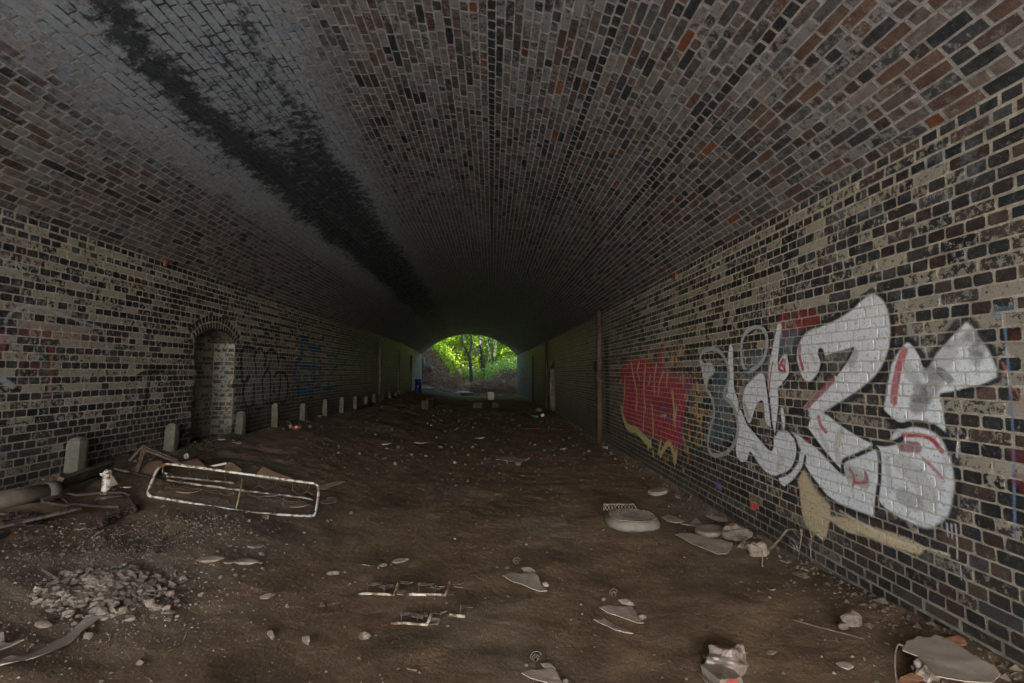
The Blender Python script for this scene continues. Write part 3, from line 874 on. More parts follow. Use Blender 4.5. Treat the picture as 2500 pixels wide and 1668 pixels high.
def batch(rects, cols, nu, nv, mapping, mkf, layers, r, chamf=0.0045, deep=0.0030):
    """bricks as (a0,a1,b0,b1) on a curved surface -> verts (N,P,3), faces (Q,4), attributes"""
    N = len(rects)
    U = ring_grid(nu).copy(); W = ring_grid(nv).copy()
    gu, gv = np.meshgrid(U, W, indexing='ij')
    gu = gu.ravel(); gv = gv.ravel()
    nU, nV = len(U), len(W)
    iu, iv = np.meshgrid(np.arange(nU), np.arange(nV), indexing='ij')
    iu = iu.ravel(); iv = iv.ravel()
    edge = (iu == 0) | (iu == nU - 1) | (iv == 0) | (iv == nV - 1)
    la = (rects[:, 1] - rects[:, 0])[:, None]; lb = (rects[:, 3] - rects[:, 2])[:, None]
    # ring positions: border ring on the outline, next ring a fixed chamfer in
    def pos(g, i, n, L):
        p = g[None, :] * L
        p = np.where(i[None, :] == 1, chamf, p)
        p = np.where(i[None, :] == n - 2, L - chamf, p)
        return p
    A = pos(gu, iu, nU, la); B = pos(gv, iv, nV, lb)
    # worn corners
    cu = ((iu <= 1) * 1.0 - (iu >= nU - 2) * 1.0)[None, :]; cv = ((iv <= 1) * 1.0 - (iv >= nV - 2) * 1.0)[None, :]
    corner = (np.abs(cu) * np.abs(cv))
    wear = r.uniform(0.001, 0.006, (N, 1))
    A = A + corner * cu * wear; B = B + corner * cv * wear
    # each outline a little off true
    J = r.uniform(-1, 1, (N, 4)) * 0.0028
    uu = gu[None, :]; vv = gv[None, :]
    A = A + J[:, :1] * (1 - vv) + J[:, 1:2] * vv; B = B + J[:, 2:3] * (1 - uu) * 0.6 + J[:, 3:4] * uu * 0.6
    proud = r.uniform(0.0002, 0.0011, (N, 1)); tl = r.uniform(-0.0007, 0.0007, (N, 2))
    D = proud + tl[:, :1] * (uu - 0.5) + tl[:, 1:] * (vv - 0.5)
    D = np.where(edge[None, :], -deep, D)
    a = rects[:, 0:1] + A; b = rects[:, 2:3] + B
    V = mapping(a.ravel(), b.ravel(), D.ravel()).reshape(N, -1, 3)
    n = a.size
    bcv = np.repeat(cols[:, None, :], len(gu), 1).reshape(-1, 4)
    at = {'bc': bcv, 'mk': mkf(a.ravel(), b.ravel(), n)}
    at['pt'] = paint(np.stack([a.ravel(), b.ravel()], 1), layers) if layers else np.zeros((n, 4))
    q = []
    for i in range(nU - 1):
        for j in range(nV - 1):
            q.append((i * nV + j, (i + 1) * nV + j, (i + 1) * nV + j + 1, i * nV + j + 1))
    return V, np.array(q), {k: v.reshape(N, -1, 4) for k, v in at.items()}


def project(P):
    d = P - CAM
    z = d @ FWD
    return 1250 + F_PX * (d @ RIGHT) / z, 834 - F_PX * (d @ UP) / z, z


def build_bricks(parent, batches, n_single=300, courses_name='brick_courses'):
    """the bricks that show largest become objects of their own, the rest one mesh"""
    info = []
    for bi, (V, q, at) in enumerate(batches):
        c = V.mean(1)
        u, v, z = project(c)
        ok = (z > 0.3) & (u > 0) & (u < 2500) & (v > 0) & (v < 1668)
        u0, v0, _ = project(V[:, 0]); u1, v1, _ = project(V[:, -1])
        area = np.where(ok, np.abs(u1 - u0) * np.abs(v1 - v0), 0)
        area = np.where(ok, np.maximum(area, 1e-3), 0)
        info += [(area[i], bi, i) for i in range(len(V))]
    info.sort(key=lambda t: -t[0])
    pick = {}
    for a, bi, i in info[:n_single]:
        pick.setdefault(bi, set()).add(i)
    VV, FF, AA, off = [], [], {'bc': [], 'pt': [], 'mk': []}, 0
    for bi, (V, q, at) in enumerate(batches):
        keep = np.ones(len(V), bool)
        for i in sorted(pick.get(bi, ())):
            keep[i] = False
            c = V[i].mean(0)
            me = mesh_np('brick', V[i] - c, q, {k: at[k][i] for k in at})
            link('brick', me, MB, parent, tuple(c - np.array(parent.location)))
        Vk = V[keep]
        if not len(Vk): continue
        n, p = Vk.shape[:2]
        F = (q[None] + (np.arange(n) * p)[:, None, None]).reshape(-1, 4) + off
        VV.append(Vk.reshape(-1, 3)); FF.append(F)
        for k in AA: AA[k].append(at[k][keep].reshape(-1, 4))
        off += n * p
    me = mesh_np(courses_name, np.concatenate(VV) - np.array(parent.location), np.concatenate(FF), {k: np.concatenate(v) for k, v in AA.items()})
    o = link(courses_name, me, MB, parent)
    set_props(o, kind='stuff')
    return o


def sheet(parent, name, alines, blines, mapping, mkf, layers, col, skip=None, d=-0.0009):
    na, nb = len(alines), len(blines)
    A, B = np.meshgrid(alines, blines, indexing='ij')
    a = A.ravel(); b = B.ravel()
    V = mapping(a, b, np.full(a.size, d))
    i, j = np.meshgrid(np.arange(na - 1), np.arange(nb - 1), indexing='ij')
    i = i.ravel(); j = j.ravel()
    if skip is not None:
        ca = (alines[i] + alines[i + 1]) / 2; cb = (blines[j] + blines[j + 1]) / 2
        k = ~skip(ca, cb)
        i = i[k]; j = j[k]
    F = np.stack([i * nb + j, (i + 1) * nb + j, (i + 1) * nb + j + 1, i * nb + j + 1], 1)
    at = {'bc': np.tile(np.array(col), (a.size, 1)), 'mk': mkf(a, b, a.size),
          'pt': paint(np.stack([a, b], 1), layers) * np.array([1, 1, 1, 0.5]) if layers else np.zeros((a.size, 4))}
    me = mesh_np(name, V - np.array(parent.location), F, at)
    return link(name, me, MB, parent)


def arch_z(y, N, extra=0.0):
    """height of a niche's arch line, EXTRA metres outside its intrados"""
    h = (N['b'] - N['a']) / 2; c = (N['b'] + N['a']) / 2
    R = (h * h + N['rise'] ** 2) / (2 * N['rise'])
    zc = N['z'] + N['rise'] - R
    dy = np.clip(np.abs(y - c), 0, R + extra - 1e-4)
    return zc + np.sqrt((R + extra) ** 2 - dy ** 2)


def build_wall(side, X, name, label, niches, layers, zones, seed):
    r = np.random.default_rng(seed)
    mapping = lambda a, b, d: np.stack([X + bendx(a) - side * d, a, b + bendz(a)], 1)
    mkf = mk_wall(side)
    root = empty(name, (X, 5.0, 0.0), label, 'wall')
    H = 0.075
    z0 = ZS - H * 45
    groups = {}
    def tier(y, z):
        if y < 5.0: near = 0
        elif y < 12: near = 1
        else: near = 2
        inz = any(a <= y <= b and c <= z <= d for a, b, c, d in zones)
        return near, inz
    for k in range(45):
        zb0 = z0 + k * H; zc = zb0 + H / 2
        hdr = ((44 - k) % 2 == 0)
        L = 0.1125 if hdr else 0.225
        y = Y0 + (0 if hdr else 0.056) + r.uniform(0, 0.01)
        lw = 0.10 * (vnoise(k * 1.7, 3.3, seed) - 0.5)
        while y < Y1 - L * 0.5:
            Lk = L + r.normal(0, 0.0015)
            if not hdr and r.random() < 0.22:
                Lk = 0.1125
            y1 = min(y + Lk, Y1)
            yc = (y + y1) / 2
            skip = False
            for N in niches:
                if N['a'] - 0.01 < yc < N['b'] + 0.01 and zc < N['z'] + 0.02: skip = True
                hw_ = (N['b'] - N['a']) / 2; cyy = (N['a'] + N['b']) / 2
                Rn = (hw_ ** 2 + N['rise'] ** 2) / (2 * N['rise']); zcc = N['z'] + N['rise'] - Rn
                if math.hypot(yc - cyy, zc - zcc) < Rn + N['ring'] - 0.01 and abs(math.atan2(yc - cyy, zc - zcc)) < math.asin(hw_ / Rn) * 1.07: skip = True
            if not skip:
                patch = float(fbm(yc * 0.55, zc * 0.8, seed + 1, 3))
                if hdr:
                    kind = 'dark' if r.random() < 0.85 else 'mixed'
                    wash = r.choice([-0.05, 0.10, 0.30, 0.6], p=[0.48, 0.26, 0.17, 0.09]) + (patch - 0.5) * 0.8 + lw
                    if zc > ZS - 0.1: wash -= 0.2
                else:
                    kind = 'mixed' if r.random() < 0.6 else 'dark'
                    wash = r.uniform(0.25, 0.98) + (patch - 0.5) * 0.7
                    if r.random() < 0.10: wash = 0.15
                wash -= 0.35 * float(sstep(1.3, 0.5, zc - (0.0 if side > 0 else 0.35)))
                nr, iz = tier(yc, zc)
                if nr == 0 and iz: key = (14 if Lk < 0.15 else 28, 8)
                elif nr == 1 and iz: key = (5 if Lk < 0.15 else 10, 4)
                elif nr == 2 and iz and yc < 22: key = (2 if Lk < 0.15 else 4, 2)
                else: key = (1, 1)
                g = groups.setdefault(key, ([], []))
                g[0].append((y + 0.003, y1 - 0.003, zb0 + 0.0028, zb0 + H - 0.0028))
                g[1].append((*palette(kind, 1, r)[0], float(np.clip(wash, -0.2, 1.2))))
            y = y1
    bts = []
    for (nu, nv), (rc, cc) in groups.items():
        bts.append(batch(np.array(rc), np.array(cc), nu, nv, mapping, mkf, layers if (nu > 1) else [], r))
    build_bricks(root, bts)
    # mortar bed behind them, with openings at the niches
    def lines(lo, hi, fine):
        out = [lo]
        while out[-1] < hi - 1e-6:
            out.append(min(out[-1] + fine(out[-1]), hi))
        return out
    if side > 0:
        fy = lambda y: 0.3 if y < 2.2 else (0.010 if y < 5 else (0.022 if y < 9 else (0.05 if y < 14 else 0.3)))
    else:
        fy = lambda y: 0.3 if y < 4 else (0.02 if y < 11 else (0.04 if y < 22 else 0.3))
    ys = lines(Y0, Y1, fy) + [N['a'] for N in niches] + [N['b'] for N in niches]
    ys = np.unique(np.array(ys))
    zs = np.array(lines(z0, 0.35, lambda z: 0.1)[:-1] + lines(0.35, 2.85, lambda z: 0.0125 if side > 0 else 0.02) + [ZS])
    def skipf(a, b):
        m = np.zeros(len(a), bool)
        for N in niches:
            m |= (a > N['a']) & (a < N['b']) & (b < np.where(b < N['z'], 1e9, arch_z(a, N, 0.02)))
        return m
    sheet(root, 'mortar_bed', ys, zs, mapping, mkf, layers, (0.31, 0.275, 0.225, 0.1), skipf)
    # niches
    for ni, N in enumerate(niches):
        D = N['depth']
        no = link('niche', bpy.data.meshes.new('niche'), MB, root, None)
        no.location = (0, 0, 0)
        off = np.array(root.location)
        V = []; Fc = []; at = {'bc': [], 'mk': [], 'pt': []}
        def add(Vb, q, a_):
            n, p = Vb.shape[:2]
            o0 = sum(len(x) for x in V)
            V.append(Vb.reshape(-1, 3)); Fc.append((q[None] + (np.arange(n) * p)[:, None, None]).reshape(-1, 4) + o0)
            for k in at: at[k].append(a_[k].reshape(-1, 4))
        za = z0
        # recessed back wall and both jambs, brick by brick
        bx = lambda y: bendx(y)
        def course_rects(lo, hi, top):
            rc, cc = [], []
            k = 0
            zz = za
            while zz < top:
                L = 0.225 if k % 2 else 0.1125
                y = lo - (0.056 if k % 2 else 0)
                while y < hi:
                    a0, a1 = max(y, lo), min(y + L, hi)
                    if a1 - a0 > 0.03:
                        rc.append((a0 + .0045, a1 - .0045, zz + .0045, min(zz + H, top) - .0045))
                        cc.append((*palette('mixed' if r.random() < .6 else 'dark', 1, r)[0], float(r.uniform(0, .8))))
                    y += L
                zz += H; k += 1
            return np.array(rc), np.array(cc)
        mback = lambda a, b, d: np.stack([X + bendx(a) + side * (D - d), a, b + bendz(a)], 1)
        mnear = lambda a, b, d: np.stack([X + bendx(N['a']) + side * a, np.full(len(a), N['a']) + d, b + float(bendz(N['a']))], 1)
        mfar = lambda a, b, d: np.stack([X + bendx(N['b']) + side * a, np.full(len(a), N['b']) - d, b + float(bendz(N['b']))], 1)
        zero = lambda a, b, n: np.concatenate([np.zeros((n, 2)), (np.maximum(0.7 * sstep(1.1, 0.5, b), 0.85 if side > 0 else 0))[:, None], np.zeros((n, 1))], 1)  # dirt low down; right niche darkened throughout as painted recess shade
        pale = lambda a, b, n: np.concatenate([(0.5 * np.exp(-((a - 0.16) / 0.13) ** 2) * sstep(1.0, 1.3, b) * sstep(2.05, 1.9, b))[:, None], np.zeros((n, 1)), (0.7 * sstep(1.1, 0.5, b))[:, None], np.zeros((n, 1))], 1)
        top = N['z'] + N['rise'] + 0.03
        for mp, lo, hi, tp, mkk in ((mback, N['a'], N['b'], top, zero), (mnear, 0.0, D, N['z'], zero), (mfar, 0.0, D, N['z'], pale if side < 0 else zero)):
            rc, cc = course_rects(lo, hi, tp)
            add(*batch(rc, cc, 1, 1, mp, mkk, [], r))
            nn = 24
            aa = np.linspace(lo, hi, nn); bb = np.linspace(za, tp, 40)
            A, B = np.meshgrid(aa, bb, indexing='ij')
            Vm = mp(A.ravel(), B.ravel(), np.full(A.size, -0.0009))
            q = np.array([(i * 40 + j, (i + 1) * 40 + j, (i + 1) * 40 + j + 1, i * 40 + j + 1) for i in range(nn - 1) for j in range(39)])
            add(Vm[None], q, {'bc': np.tile((0.17, 0.14, 0.11, 0.6), (1, A.size, 1)), 'mk': mkk(A.ravel(), B.ravel(), A.size)[None], 'pt': np.zeros((1, A.size, 4))})
        # soffit
        h = (N['b'] - N['a']) / 2; cy = (N['b'] + N['a']) / 2
        R = (h * h + N['rise'] ** 2) / (2 * N['rise']); zc_ = N['z'] + N['rise'] - R
        th = math.asin(h / R)
        msof = lambda a, b, d: np.stack([X + float(bendx(cy)) + side * a, cy + (R - d) * np.sin(b / R), zc_ + (R - d) * np.cos(b / R) + float(bendz(cy))], 1)
        rc, cc = [], []
        nb_ = int(round(2 * th * R / H))
        for k in range(nb_):
            s0 = -th * R + 2 * th * R * k / nb_; s1 = s0 + 2 * th * R / nb_
            for a0 in np.arange(-0.11 * (k % 2), D, 0.225):
                lo = max(a0, 0); hi = min(a0 + 0.225, D)
                if hi - lo > 0.03:
                    rc.append((lo + .004, hi - .004, s0 + .004, s1 - .004)); cc.append((*palette('mixed', 1, r)[0], float(r.uniform(0, .6))))
        add(*batch(np.array(rc), np.array(cc), 1, 1, msof, zero, [], r))
        A, B = np.meshgrid(np.linspace(0, D, 4), np.linspace(-th * R, th * R, 20), indexing='ij')
        Vm = msof(A.ravel(), B.ravel(), np.full(A.size, -0.0009))
        q = np.array([(i * 20 + j, (i + 1) * 20 + j, (i + 1) * 20 + j + 1, i * 20 + j + 1) for i in range(3) for j in range(19)])
        add(Vm[None], q, {'bc': np.tile((0.17, 0.14, 0.11, 0.6), (1, A.size, 1)), 'mk': np.zeros((1, A.size, 4)), 'pt': np.zeros((1, A.size, 4))})
        me = mesh_np('niche', np.concatenate(V) - off, np.concatenate(Fc), {k: np.concatenate(v) for k, v in at.items()})
        me.materials.append(MB)
        old = no.data; no.data = me; bpy.data.meshes.remove(old)
        # two rings of bricks on end over the opening
        mring = lambda a, b, d: np.stack([X + bendx(cy + 0 * a) - side * d, cy + (R + a) * np.sin(b / R), zc_ + (R + a) * np.cos(b / R) + float(bendz(cy))], 1)
        nv_ = int(round(2 * th * R / 0.072))
        for ringk in range(2):
            rc, cc = [], []
            lo = 0.004 + ringk * 0.112
            w = th * (1 + 0.06 * ringk)
            for k in range(nv_):
                s0 = -w * R + 2 * w * R * k / nv_; s1 = s0 + 2 * w * R / nv_
                rc.append((lo, lo + 0.104, s0 + .005, s1 - .005)); cc.append((*palette('dark', 1, r)[0], float(r.uniform(-.1, .25))))
            Vb, q, a_ = batch(np.array(rc), np.array(cc), 1, 1, mring, zero, [], r)
            for i in range(len(Vb)):
                c = Vb[i].mean(0)
                me = mesh_np('brick', Vb[i] - c, q, {k: a_[k][i] for k in a_})
                link('brick', me, MB, no, tuple(c - off))
    return root


NL = [dict(a=7.15, b=8.25, z=2.08, rise=0.20, depth=0.34, ring=0.235)]
NR = [dict(a=19.2, b=20.6, z=1.80, rise=0.22, depth=0.45, ring=0.235)]
wall_r = build_wall(+1, XR, 'brick_wall', 'right-hand brick side wall of the tunnel carrying the silver and the red graffiti', NR, R_LAY,
                    [(2.2, 13, 0.3, 2.85)], 101)
wall_l = build_wall(-1, XL, 'brick_wall', 'left-hand brick side wall of the tunnel with the arched niche and the black outlined tag', NL, L_LAY,
                    [(4.0, 22, 0.5, 2.85)], 202)


# ------------------------------------------------------------------ the vault
def build_vault():
    r = np.random.default_rng(303)
    root = empty('brick_vault', (CX, 5.0, ZS), 'low segmental brick vault roofing the tunnel, streaked black and white on its left half', 'vault')
    mapping = lambda a, b, d: np.stack([CX + bendx(a) + (RV - d) * np.sin(b / RV), a, CZ + bendz(a) + (RV - d) * np.cos(b / RV)], 1)
    mkf = lambda a, b, n: mk_vault(a, b, n)
    LEN = 2 * TH0 * RV
    nC = int(round(LEN / 0.0755))
    H = LEN / nC
    dark = []
    for u, v in [(1203, 300), (1425, 250), (1713, 287), (702, 601)]:
        dark.append(int((onvault(u, v)[0] + LEN / 2) / H))
    rc, cc, rc2, cc2 = [], [], [], []
    for k in range(nC):
        s0 = -LEN / 2 + k * H; sc = s0 + H / 2
        blk = k in dark
        L = 0.1125 if blk else 0.225
        y = Y0 - r.uniform(0, 0.2)
        while y < Y1 - 0.02:
            Lk = L
            q = r.random()
            if not blk and q < 0.42: Lk = 0.1125
            y0_ = max(y, Y0); y1 = min(y + Lk, Y1); yc = (y0_ + y1) / 2
            if y1 - y0_ > 0.03:
                patch = float(fbm(yc * 0.5, sc * 0.7, 55, 3))
                if blk:
                    c = palette('dark', 1, r)[0]; wash = r.uniform(-0.1, 0.15)
                else:
                    right = sc > 0.6
                    c = palette('vault_r' if (right and r.random() < 0.75) else 'vault', 1, r)[0]
                    wash = r.uniform(0.0, 0.9) + (patch - 0.5) * 0.9 - 0.30 * float(sstep(0.4, 2.2, sc))
                    pr = r.random()
                    if right and yc < 6 and pr < 0.014: c = np.array((0.14, 0.055, 0.028)) * r.uniform(.6, 1.1); wash = -0.1
                    elif pr < 0.055: c = np.array((0.022, 0.025, 0.028)); wash = 0.0
                    if sc < -1.9:
                        wash -= 0.15 * float(sstep(-1.9, -2.6, sc))
                rc.append((y0_ + .003, y1 - .003, s0 + .0025, s0 + H - .0025))
                cc.append((*c, float(np.clip(wash, -.2, 1.2))))
            y += Lk
    rc = np.array(rc); cc = np.array(cc)
    near = rc[:, 1] < 8
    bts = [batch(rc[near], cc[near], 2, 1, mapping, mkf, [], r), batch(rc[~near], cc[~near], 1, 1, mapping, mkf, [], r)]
    build_bricks(root, bts)
    ys = np.concatenate([np.arange(Y0, 10, 0.06), np.arange(10, Y1, 0.25), [Y1]])
    ss = np.linspace(-LEN / 2 - 0.01, LEN / 2 + 0.01, 160)
    def mkm(a, b, n):
        m = mkf(a, b, n)
        m[:, 1] = np.maximum(m[:, 1], 0.62 * vault_mask(a, b)[0]); m[:, 0] *= 0.3
        return m
    sheet(root, 'mortar_bed', ys, ss, mapping, mkm, [], (0.225, 0.21, 0.195, 0.1))
    # outer shell: thickness of the arch, seen at both mouths
    A, B = np.meshgrid(np.array([Y0 - 0.02, 8, 14, 18, 22, 26, 30, Y1 + 0.02]), np.linspace(-LEN / 2, LEN / 2, 40), indexing='ij')
    V = mapping(A.ravel(), B.ravel(), np.full(A.size, -0.45))
    V2 = mapping(A.ravel(), B.ravel(), np.full(A.size, -0.012))
    n = A.size; nb = 40; F = [(i * nb + j, (i + 1) * nb + j, (i + 1) * nb + j + 1, i * nb + j + 1) for i in range(7) for j in range(nb - 1)]
    for i in (0, 7):
        F += [(i * nb + j, i * nb + j + 1, n + i * nb + j + 1, n + i * nb + j) for j in range(nb - 1)]
    me = mesh_np('arch_ring', np.concatenate([V, V2]) - np.array(root.location), np.array(F),
                 {'bc': np.tile((0.10, 0.08, 0.07, 0.4), (2 * n, 1)), 'mk': np.tile((0., 0., 0., 1.), (2 * n, 1)), 'pt': np.zeros((2 * n, 4))})
    link('arch_ring', me, MB, root)
    return root


vault = build_vault()
#PART3
# ------------------------------------------------------------------ ground: one sheet, fine near the tripod, coarse to the horizon
def axis(parts):
    out = []
    for a, b, st in parts:
        out += list(np.arange(a, b - 1e-6, st))
    out.append(parts[-1][1])
    return np.array(out)


gx = axis([(-400, -100, 60), (-100, -30, 10), (-30, -8, 1.5), (-8, -5.2, 0.2), (-5.2, 2.8, 0.035), (2.8, 8, 0.4), (8, 30, 2), (30, 100, 10), (100, 400, 60)])
gy = axis([(-400, -100, 60), (-100, -20, 10), (-20, -4, 1.5), (-4, 2, 0.15), (2, 9, 0.03), (9, 20, 0.08), (20, 35, 0.2), (35, 48, 0.15), (48, 60, 0.5), (60, 110, 4), (110, 600, 60)])
A, B = np.meshgrid(gx, gy, indexing='ij')
Hh = ground_h(A.ravel(), B.ravel())
nb = len(gy)
i, j = np.meshgrid(np.arange(len(gx) - 1), np.arange(nb - 1), indexing='ij')
i = i.ravel(); j = j.ravel()
me = mesh_np('ground', np.stack([A.ravel(), B.ravel(), Hh], 1), np.stack([i * nb + j, (i + 1) * nb + j, (i + 1) * nb + j + 1, i * nb + j + 1], 1), None, True)
ground = set_props(link('ground', me, MG), kind='structure')
# ------------------------------------------------------------------ unseen earth bank over the tunnel, raised to keep sun off the wood
def bank_mesh():
    xs0 = np.array([-40, -30, -22, -15, -10, -7, -4.9, CX, 3.1, 6, 9, 14, 21, 29, 39.])
    pf0 = np.array([0.5, 2.2, 4.0, 5.8, 6.6, 6.9, 7.0, 7.1, 7.0, 6.9, 6.5, 5.6, 3.9, 2.0, 0.4])
    xs = np.unique(np.concatenate([xs0, np.linspace(XL + .001, XR - .001, 25), [XL - .002, XR + .002]]))
    prof = np.interp(xs, xs0, pf0)
    ys = np.array([-6.9, -4, 2, 10, 20, 30, 34.9])
    V = []; Fc = []
    for yi, y in enumerate(ys):
        for x, p in zip(xs, prof):
            V.append((x + (bendx(y) if y > 15 else 0), y, p + 5.0 * float(sstep(8, 32, y)) * (p / 7.1) + 0.5 * (float(fbm(x * .3, y * .3, 8)) - 0.5)))
    n = len(xs)
    for a in range(len(ys) - 1):
        for b in range(n - 1):
            Fc.append((a * n + b, a * n + b + 1, (a + 1) * n + b + 1, (a + 1) * n + b))
    # retaining faces at both mouths, standing on the outline of the arch
    for yi, yy in ((0, ys[0]), (len(ys) - 1, ys[-1])):
        bx = float(bendx(yy)); bz = float(bendz(yy))
        inner = []
        for x in xs:
            xl = x + (bx if yy > 15 else 0)
            dx = x - CX
            if abs(dx) < HW:
                inner.append(CZ + bz + sqrt(RV * RV - dx * dx) + 0.03)
            else:
                inner.append(-0.6)
        base = len(V)
        for k, x in enumerate(xs):
            V.append((x + (bx if yy > 15 else 0), yy, inner[k]))
        for k in range(n - 1):
            Fc.append((yi * n + k, yi * n + k + 1, base + k + 1, base + k))
    return V, Fc


V, Fc = bank_mesh()
M_EARTH = mat_simple("grassy_bank", (0.035, 0.045, 0.018), 0.95, 0.4, 1.2, col2=(0.06, 0.045, 0.03))
me = mesh_np('shading_embankment', V, Fc)
set_props(link('shading_embankment', me, M_EARTH), kind='structure')


# ------------------------------------------------------------------ woodland beyond the far mouth
def leaf_mesh(name, C, size, r, up=0.35):
    """one small folded leaf per centre"""
    n = len(C)
    D = r.normal(0, 1, (n, 3)); D /= np.linalg.norm(D, axis=1)[:, None]
    Nn = r.normal(0, 1, (n, 3)); Nn[:, 2] = np.abs(Nn[:, 2]) + up
    S = np.cross(D, Nn); S /= np.linalg.norm(S, axis=1)[:, None] + 1e-9
    D = np.cross(S, Nn); D /= np.linalg.norm(D, axis=1)[:, None] + 1e-9
    s = size * r.uniform(0.6, 1.35, (n, 1))
    a = C - D * s * 0.5; b = C + S * s * 0.33 + D * s * 0.05; c = C + D * s * 0.55; d = C - S * s * 0.33 + D * s * 0.05
    V = np.stack([a, b, c, d], 1).reshape(-1, 3)
    F = np.arange(4 * n).reshape(n, 4)
    lc = np.repeat(np.clip(r.normal(0.5, 0.28, n), 0, 1), 4)
    return mesh_np(name, V, F, {'lc': np.stack([lc, lc, lc, np.ones_like(lc)], 1)})


def blob_points(n, blobs, r):
    """points in leafy clumps: each blob (centre, radii) filled with sub-clumps so the outline stays ragged"""
    vol = np.array([b[1][0] * b[1][1] * b[1][2] for b in blobs]); vol = vol / vol.sum()
    out = []
    for (c, rad), f in zip(blobs, vol):
        m = max(4, int(n * f))
        k = max(5, m // 45)
        d = r.normal(0, 1, (k, 3)); d /= np.linalg.norm(d, axis=1)[:, None]
        cc = np.array(c) + d * (r.uniform(0.25, 1, (k, 1)) ** 0.5) * np.array(rad)
        w = r.integers(0, k, m)
        out.append(cc[w] + r.normal(0, 1, (m, 3)) * np.array(rad) * 0.13)
    return np.concatenate(out)


rt = np.random.default_rng(5)


def tree(label, base, trunks, blobs, nleaf, leaf, mat=None, ivy=None, name='tree', group='trees beyond the far mouth'):
    root = empty(name, base, label, 'tree', group)
    g = Geo()
    for path, r0, r1 in trunks:
        g.tube(path, list(np.linspace(r0, r1, len(path))), 7, smooth=3)
    g.obj('trunk', M_BARK, root, True)
    if blobs:
        P = blob_points(nleaf, blobs, rt)
        me = leaf_mesh('crown', P - np.array(root.location), leaf, rt)
        link('crown', me, mat or M_LEAF, root)
    if ivy:
        pts = []
        for path, rad, n in ivy:
            path = np.array(path)
            t = rt.uniform(0, len(path) - 1.001, n); i = t.astype(int); f = (t - i)[:, None]
            c = path[i] * (1 - f) + path[i + 1] * f
            a = rt.uniform(0, 2 * pi, n); rr = rad * rt.uniform(0.6, 1.25, n)
            pts.append(c + np.stack([np.cos(a) * rr, np.sin(a) * rr, rt.normal(0, .05, n)], 1))
        me = leaf_mesh('ivy', np.concatenate(pts) - np.array(root.location), 0.15, rt)
        link('ivy', me, M_LEAFD, root)
    return root


def far(u, v, y):
    d = ray(u, v)
    return CAM + d * (y / d[1])


gh = lambda x, y: float(ground_h(x, y))
# forked tree right in the middle of the opening
yb = 43.0
p = [far(1151, 918, yb), far(1149, 895, yb), far(1146, 872, yb), far(1145, 864, yb)]
p[0][2] = gh(p[0][0], yb) - 0.2
lf = [p[3], far(1138, 856, yb), far(1131, 842, yb), far(1128, 825, yb), far(1127, 795, yb), far(1120, 700, yb)]
rg = [p[3], far(1149, 852, yb), far(1151, 835, yb), far(1150, 815, yb), far(1152, 790, yb), far(1160, 690, yb)]
tw = [([far(1146, 878, yb), far(1128, 880, yb), far(1098, 875, yb)], 0.05, 0.015), ([far(1150, 878, yb), far(1165, 868, yb), far(1178, 855, yb)], 0.05, 0.015),
      ([far(1100, 877, yb - .5), far(1108, 895, yb - .5), far(1118, 912, yb - .5)], 0.03, 0.012),
      ([far(1176, 882, yb + 1), far(1150, 888, yb + 1), far(1108, 890, yb + 1)], 0.035, 0.012),
      ([far(1152, 840, yb), far(1168, 848, yb), far(1180, 846, yb)], 0.03, 0.012)]
tree('forked tree with a bare Y-shaped trunk in the middle of the far opening', p[0],
     [(p, 0.17, 0.13), (lf, 0.10, 0.05), (rg, 0.11, 0.06)] + tw,
     [((p[0][0], yb, 9.5), (5, 4, 2.2)), ((p[0][0] - 3.0, yb - 1.5, 5.4), (2.2, 1.6, 1.3)), ((p[0][0] + 2.4, yb + .5, 6.6), (2.4, 1.8, 1.2))], 5200, 0.26)
# ivy-clad trunks
for (u0, u1, v0, w, yy, lab) in [(1181, 1172, 912, 0.21, 46.0, 'thick ivy-covered trunk just right of the forked tree, the nearest of three'),
                                 (1196, 1193, 908, 0.17, 48.5, 'ivy-covered trunk standing between two others to the right of the forked tree'),
                                 (1204, 1210, 905, 0.19, 50.0, 'dark leaning ivy-covered trunk furthest right of the three beyond the brush heap')]:
    a = far(u0, v0, yy); b = far((u0 * 2 + u1) / 3, 880, yy); c = far(u1, 820, yy); d = far(u1 - 2, 700, yy); e = far(u1 - 4, 560, yy)
    a[2] = gh(a[0], yy) - 0.2
    tree(lab, a, [([a, b, c, d, e], w, w * 0.6)], [((a[0] + 1, yy, 12.5), (5.5, 4.5, 2.6)), ((a[0] + 2.5, yy + 1.5, 8.2), (2.8, 2, 1.3))], 3600, 0.32, ivy=[([a, b, c, d], w * 1.25, 900)], name='ivy_tree')
# other trees that close the wood; unseen crowns added overhead to shade it
for k, (x, y, lab) in enumerate([(-9.5, 42, 'tree rising from the top of the left-hand spoil bank'), (-7.5, 50, 'leafy tree behind the left bank, left of the forked tree'),
                                 (4.5, 41, 'tree hidden behind the right edge of the far opening'), (6.5, 49, 'tree behind the brush heap at the right edge of the opening'),
                                 (-3.2, 56, 'slender tree deep in the wood straight behind the forked tree'), (2.2, 58, 'slender tree deep in the wood behind the ivy-covered trunks')]):
    z = gh(x, y) - 0.2
    tree(lab, (x, y, z), [([(x, y, z), (x + .2, y, z + 3), (x - .1, y + .3, z + 8), (x, y, z + 13)], 0.24, 0.08)],
         [((x, y, z + 11.0), (6, 5.5, 2.8)), ((x + .5, y - 1, z + 6.2), (3.0, 2.6, 1.8))], 2100, 0.36)
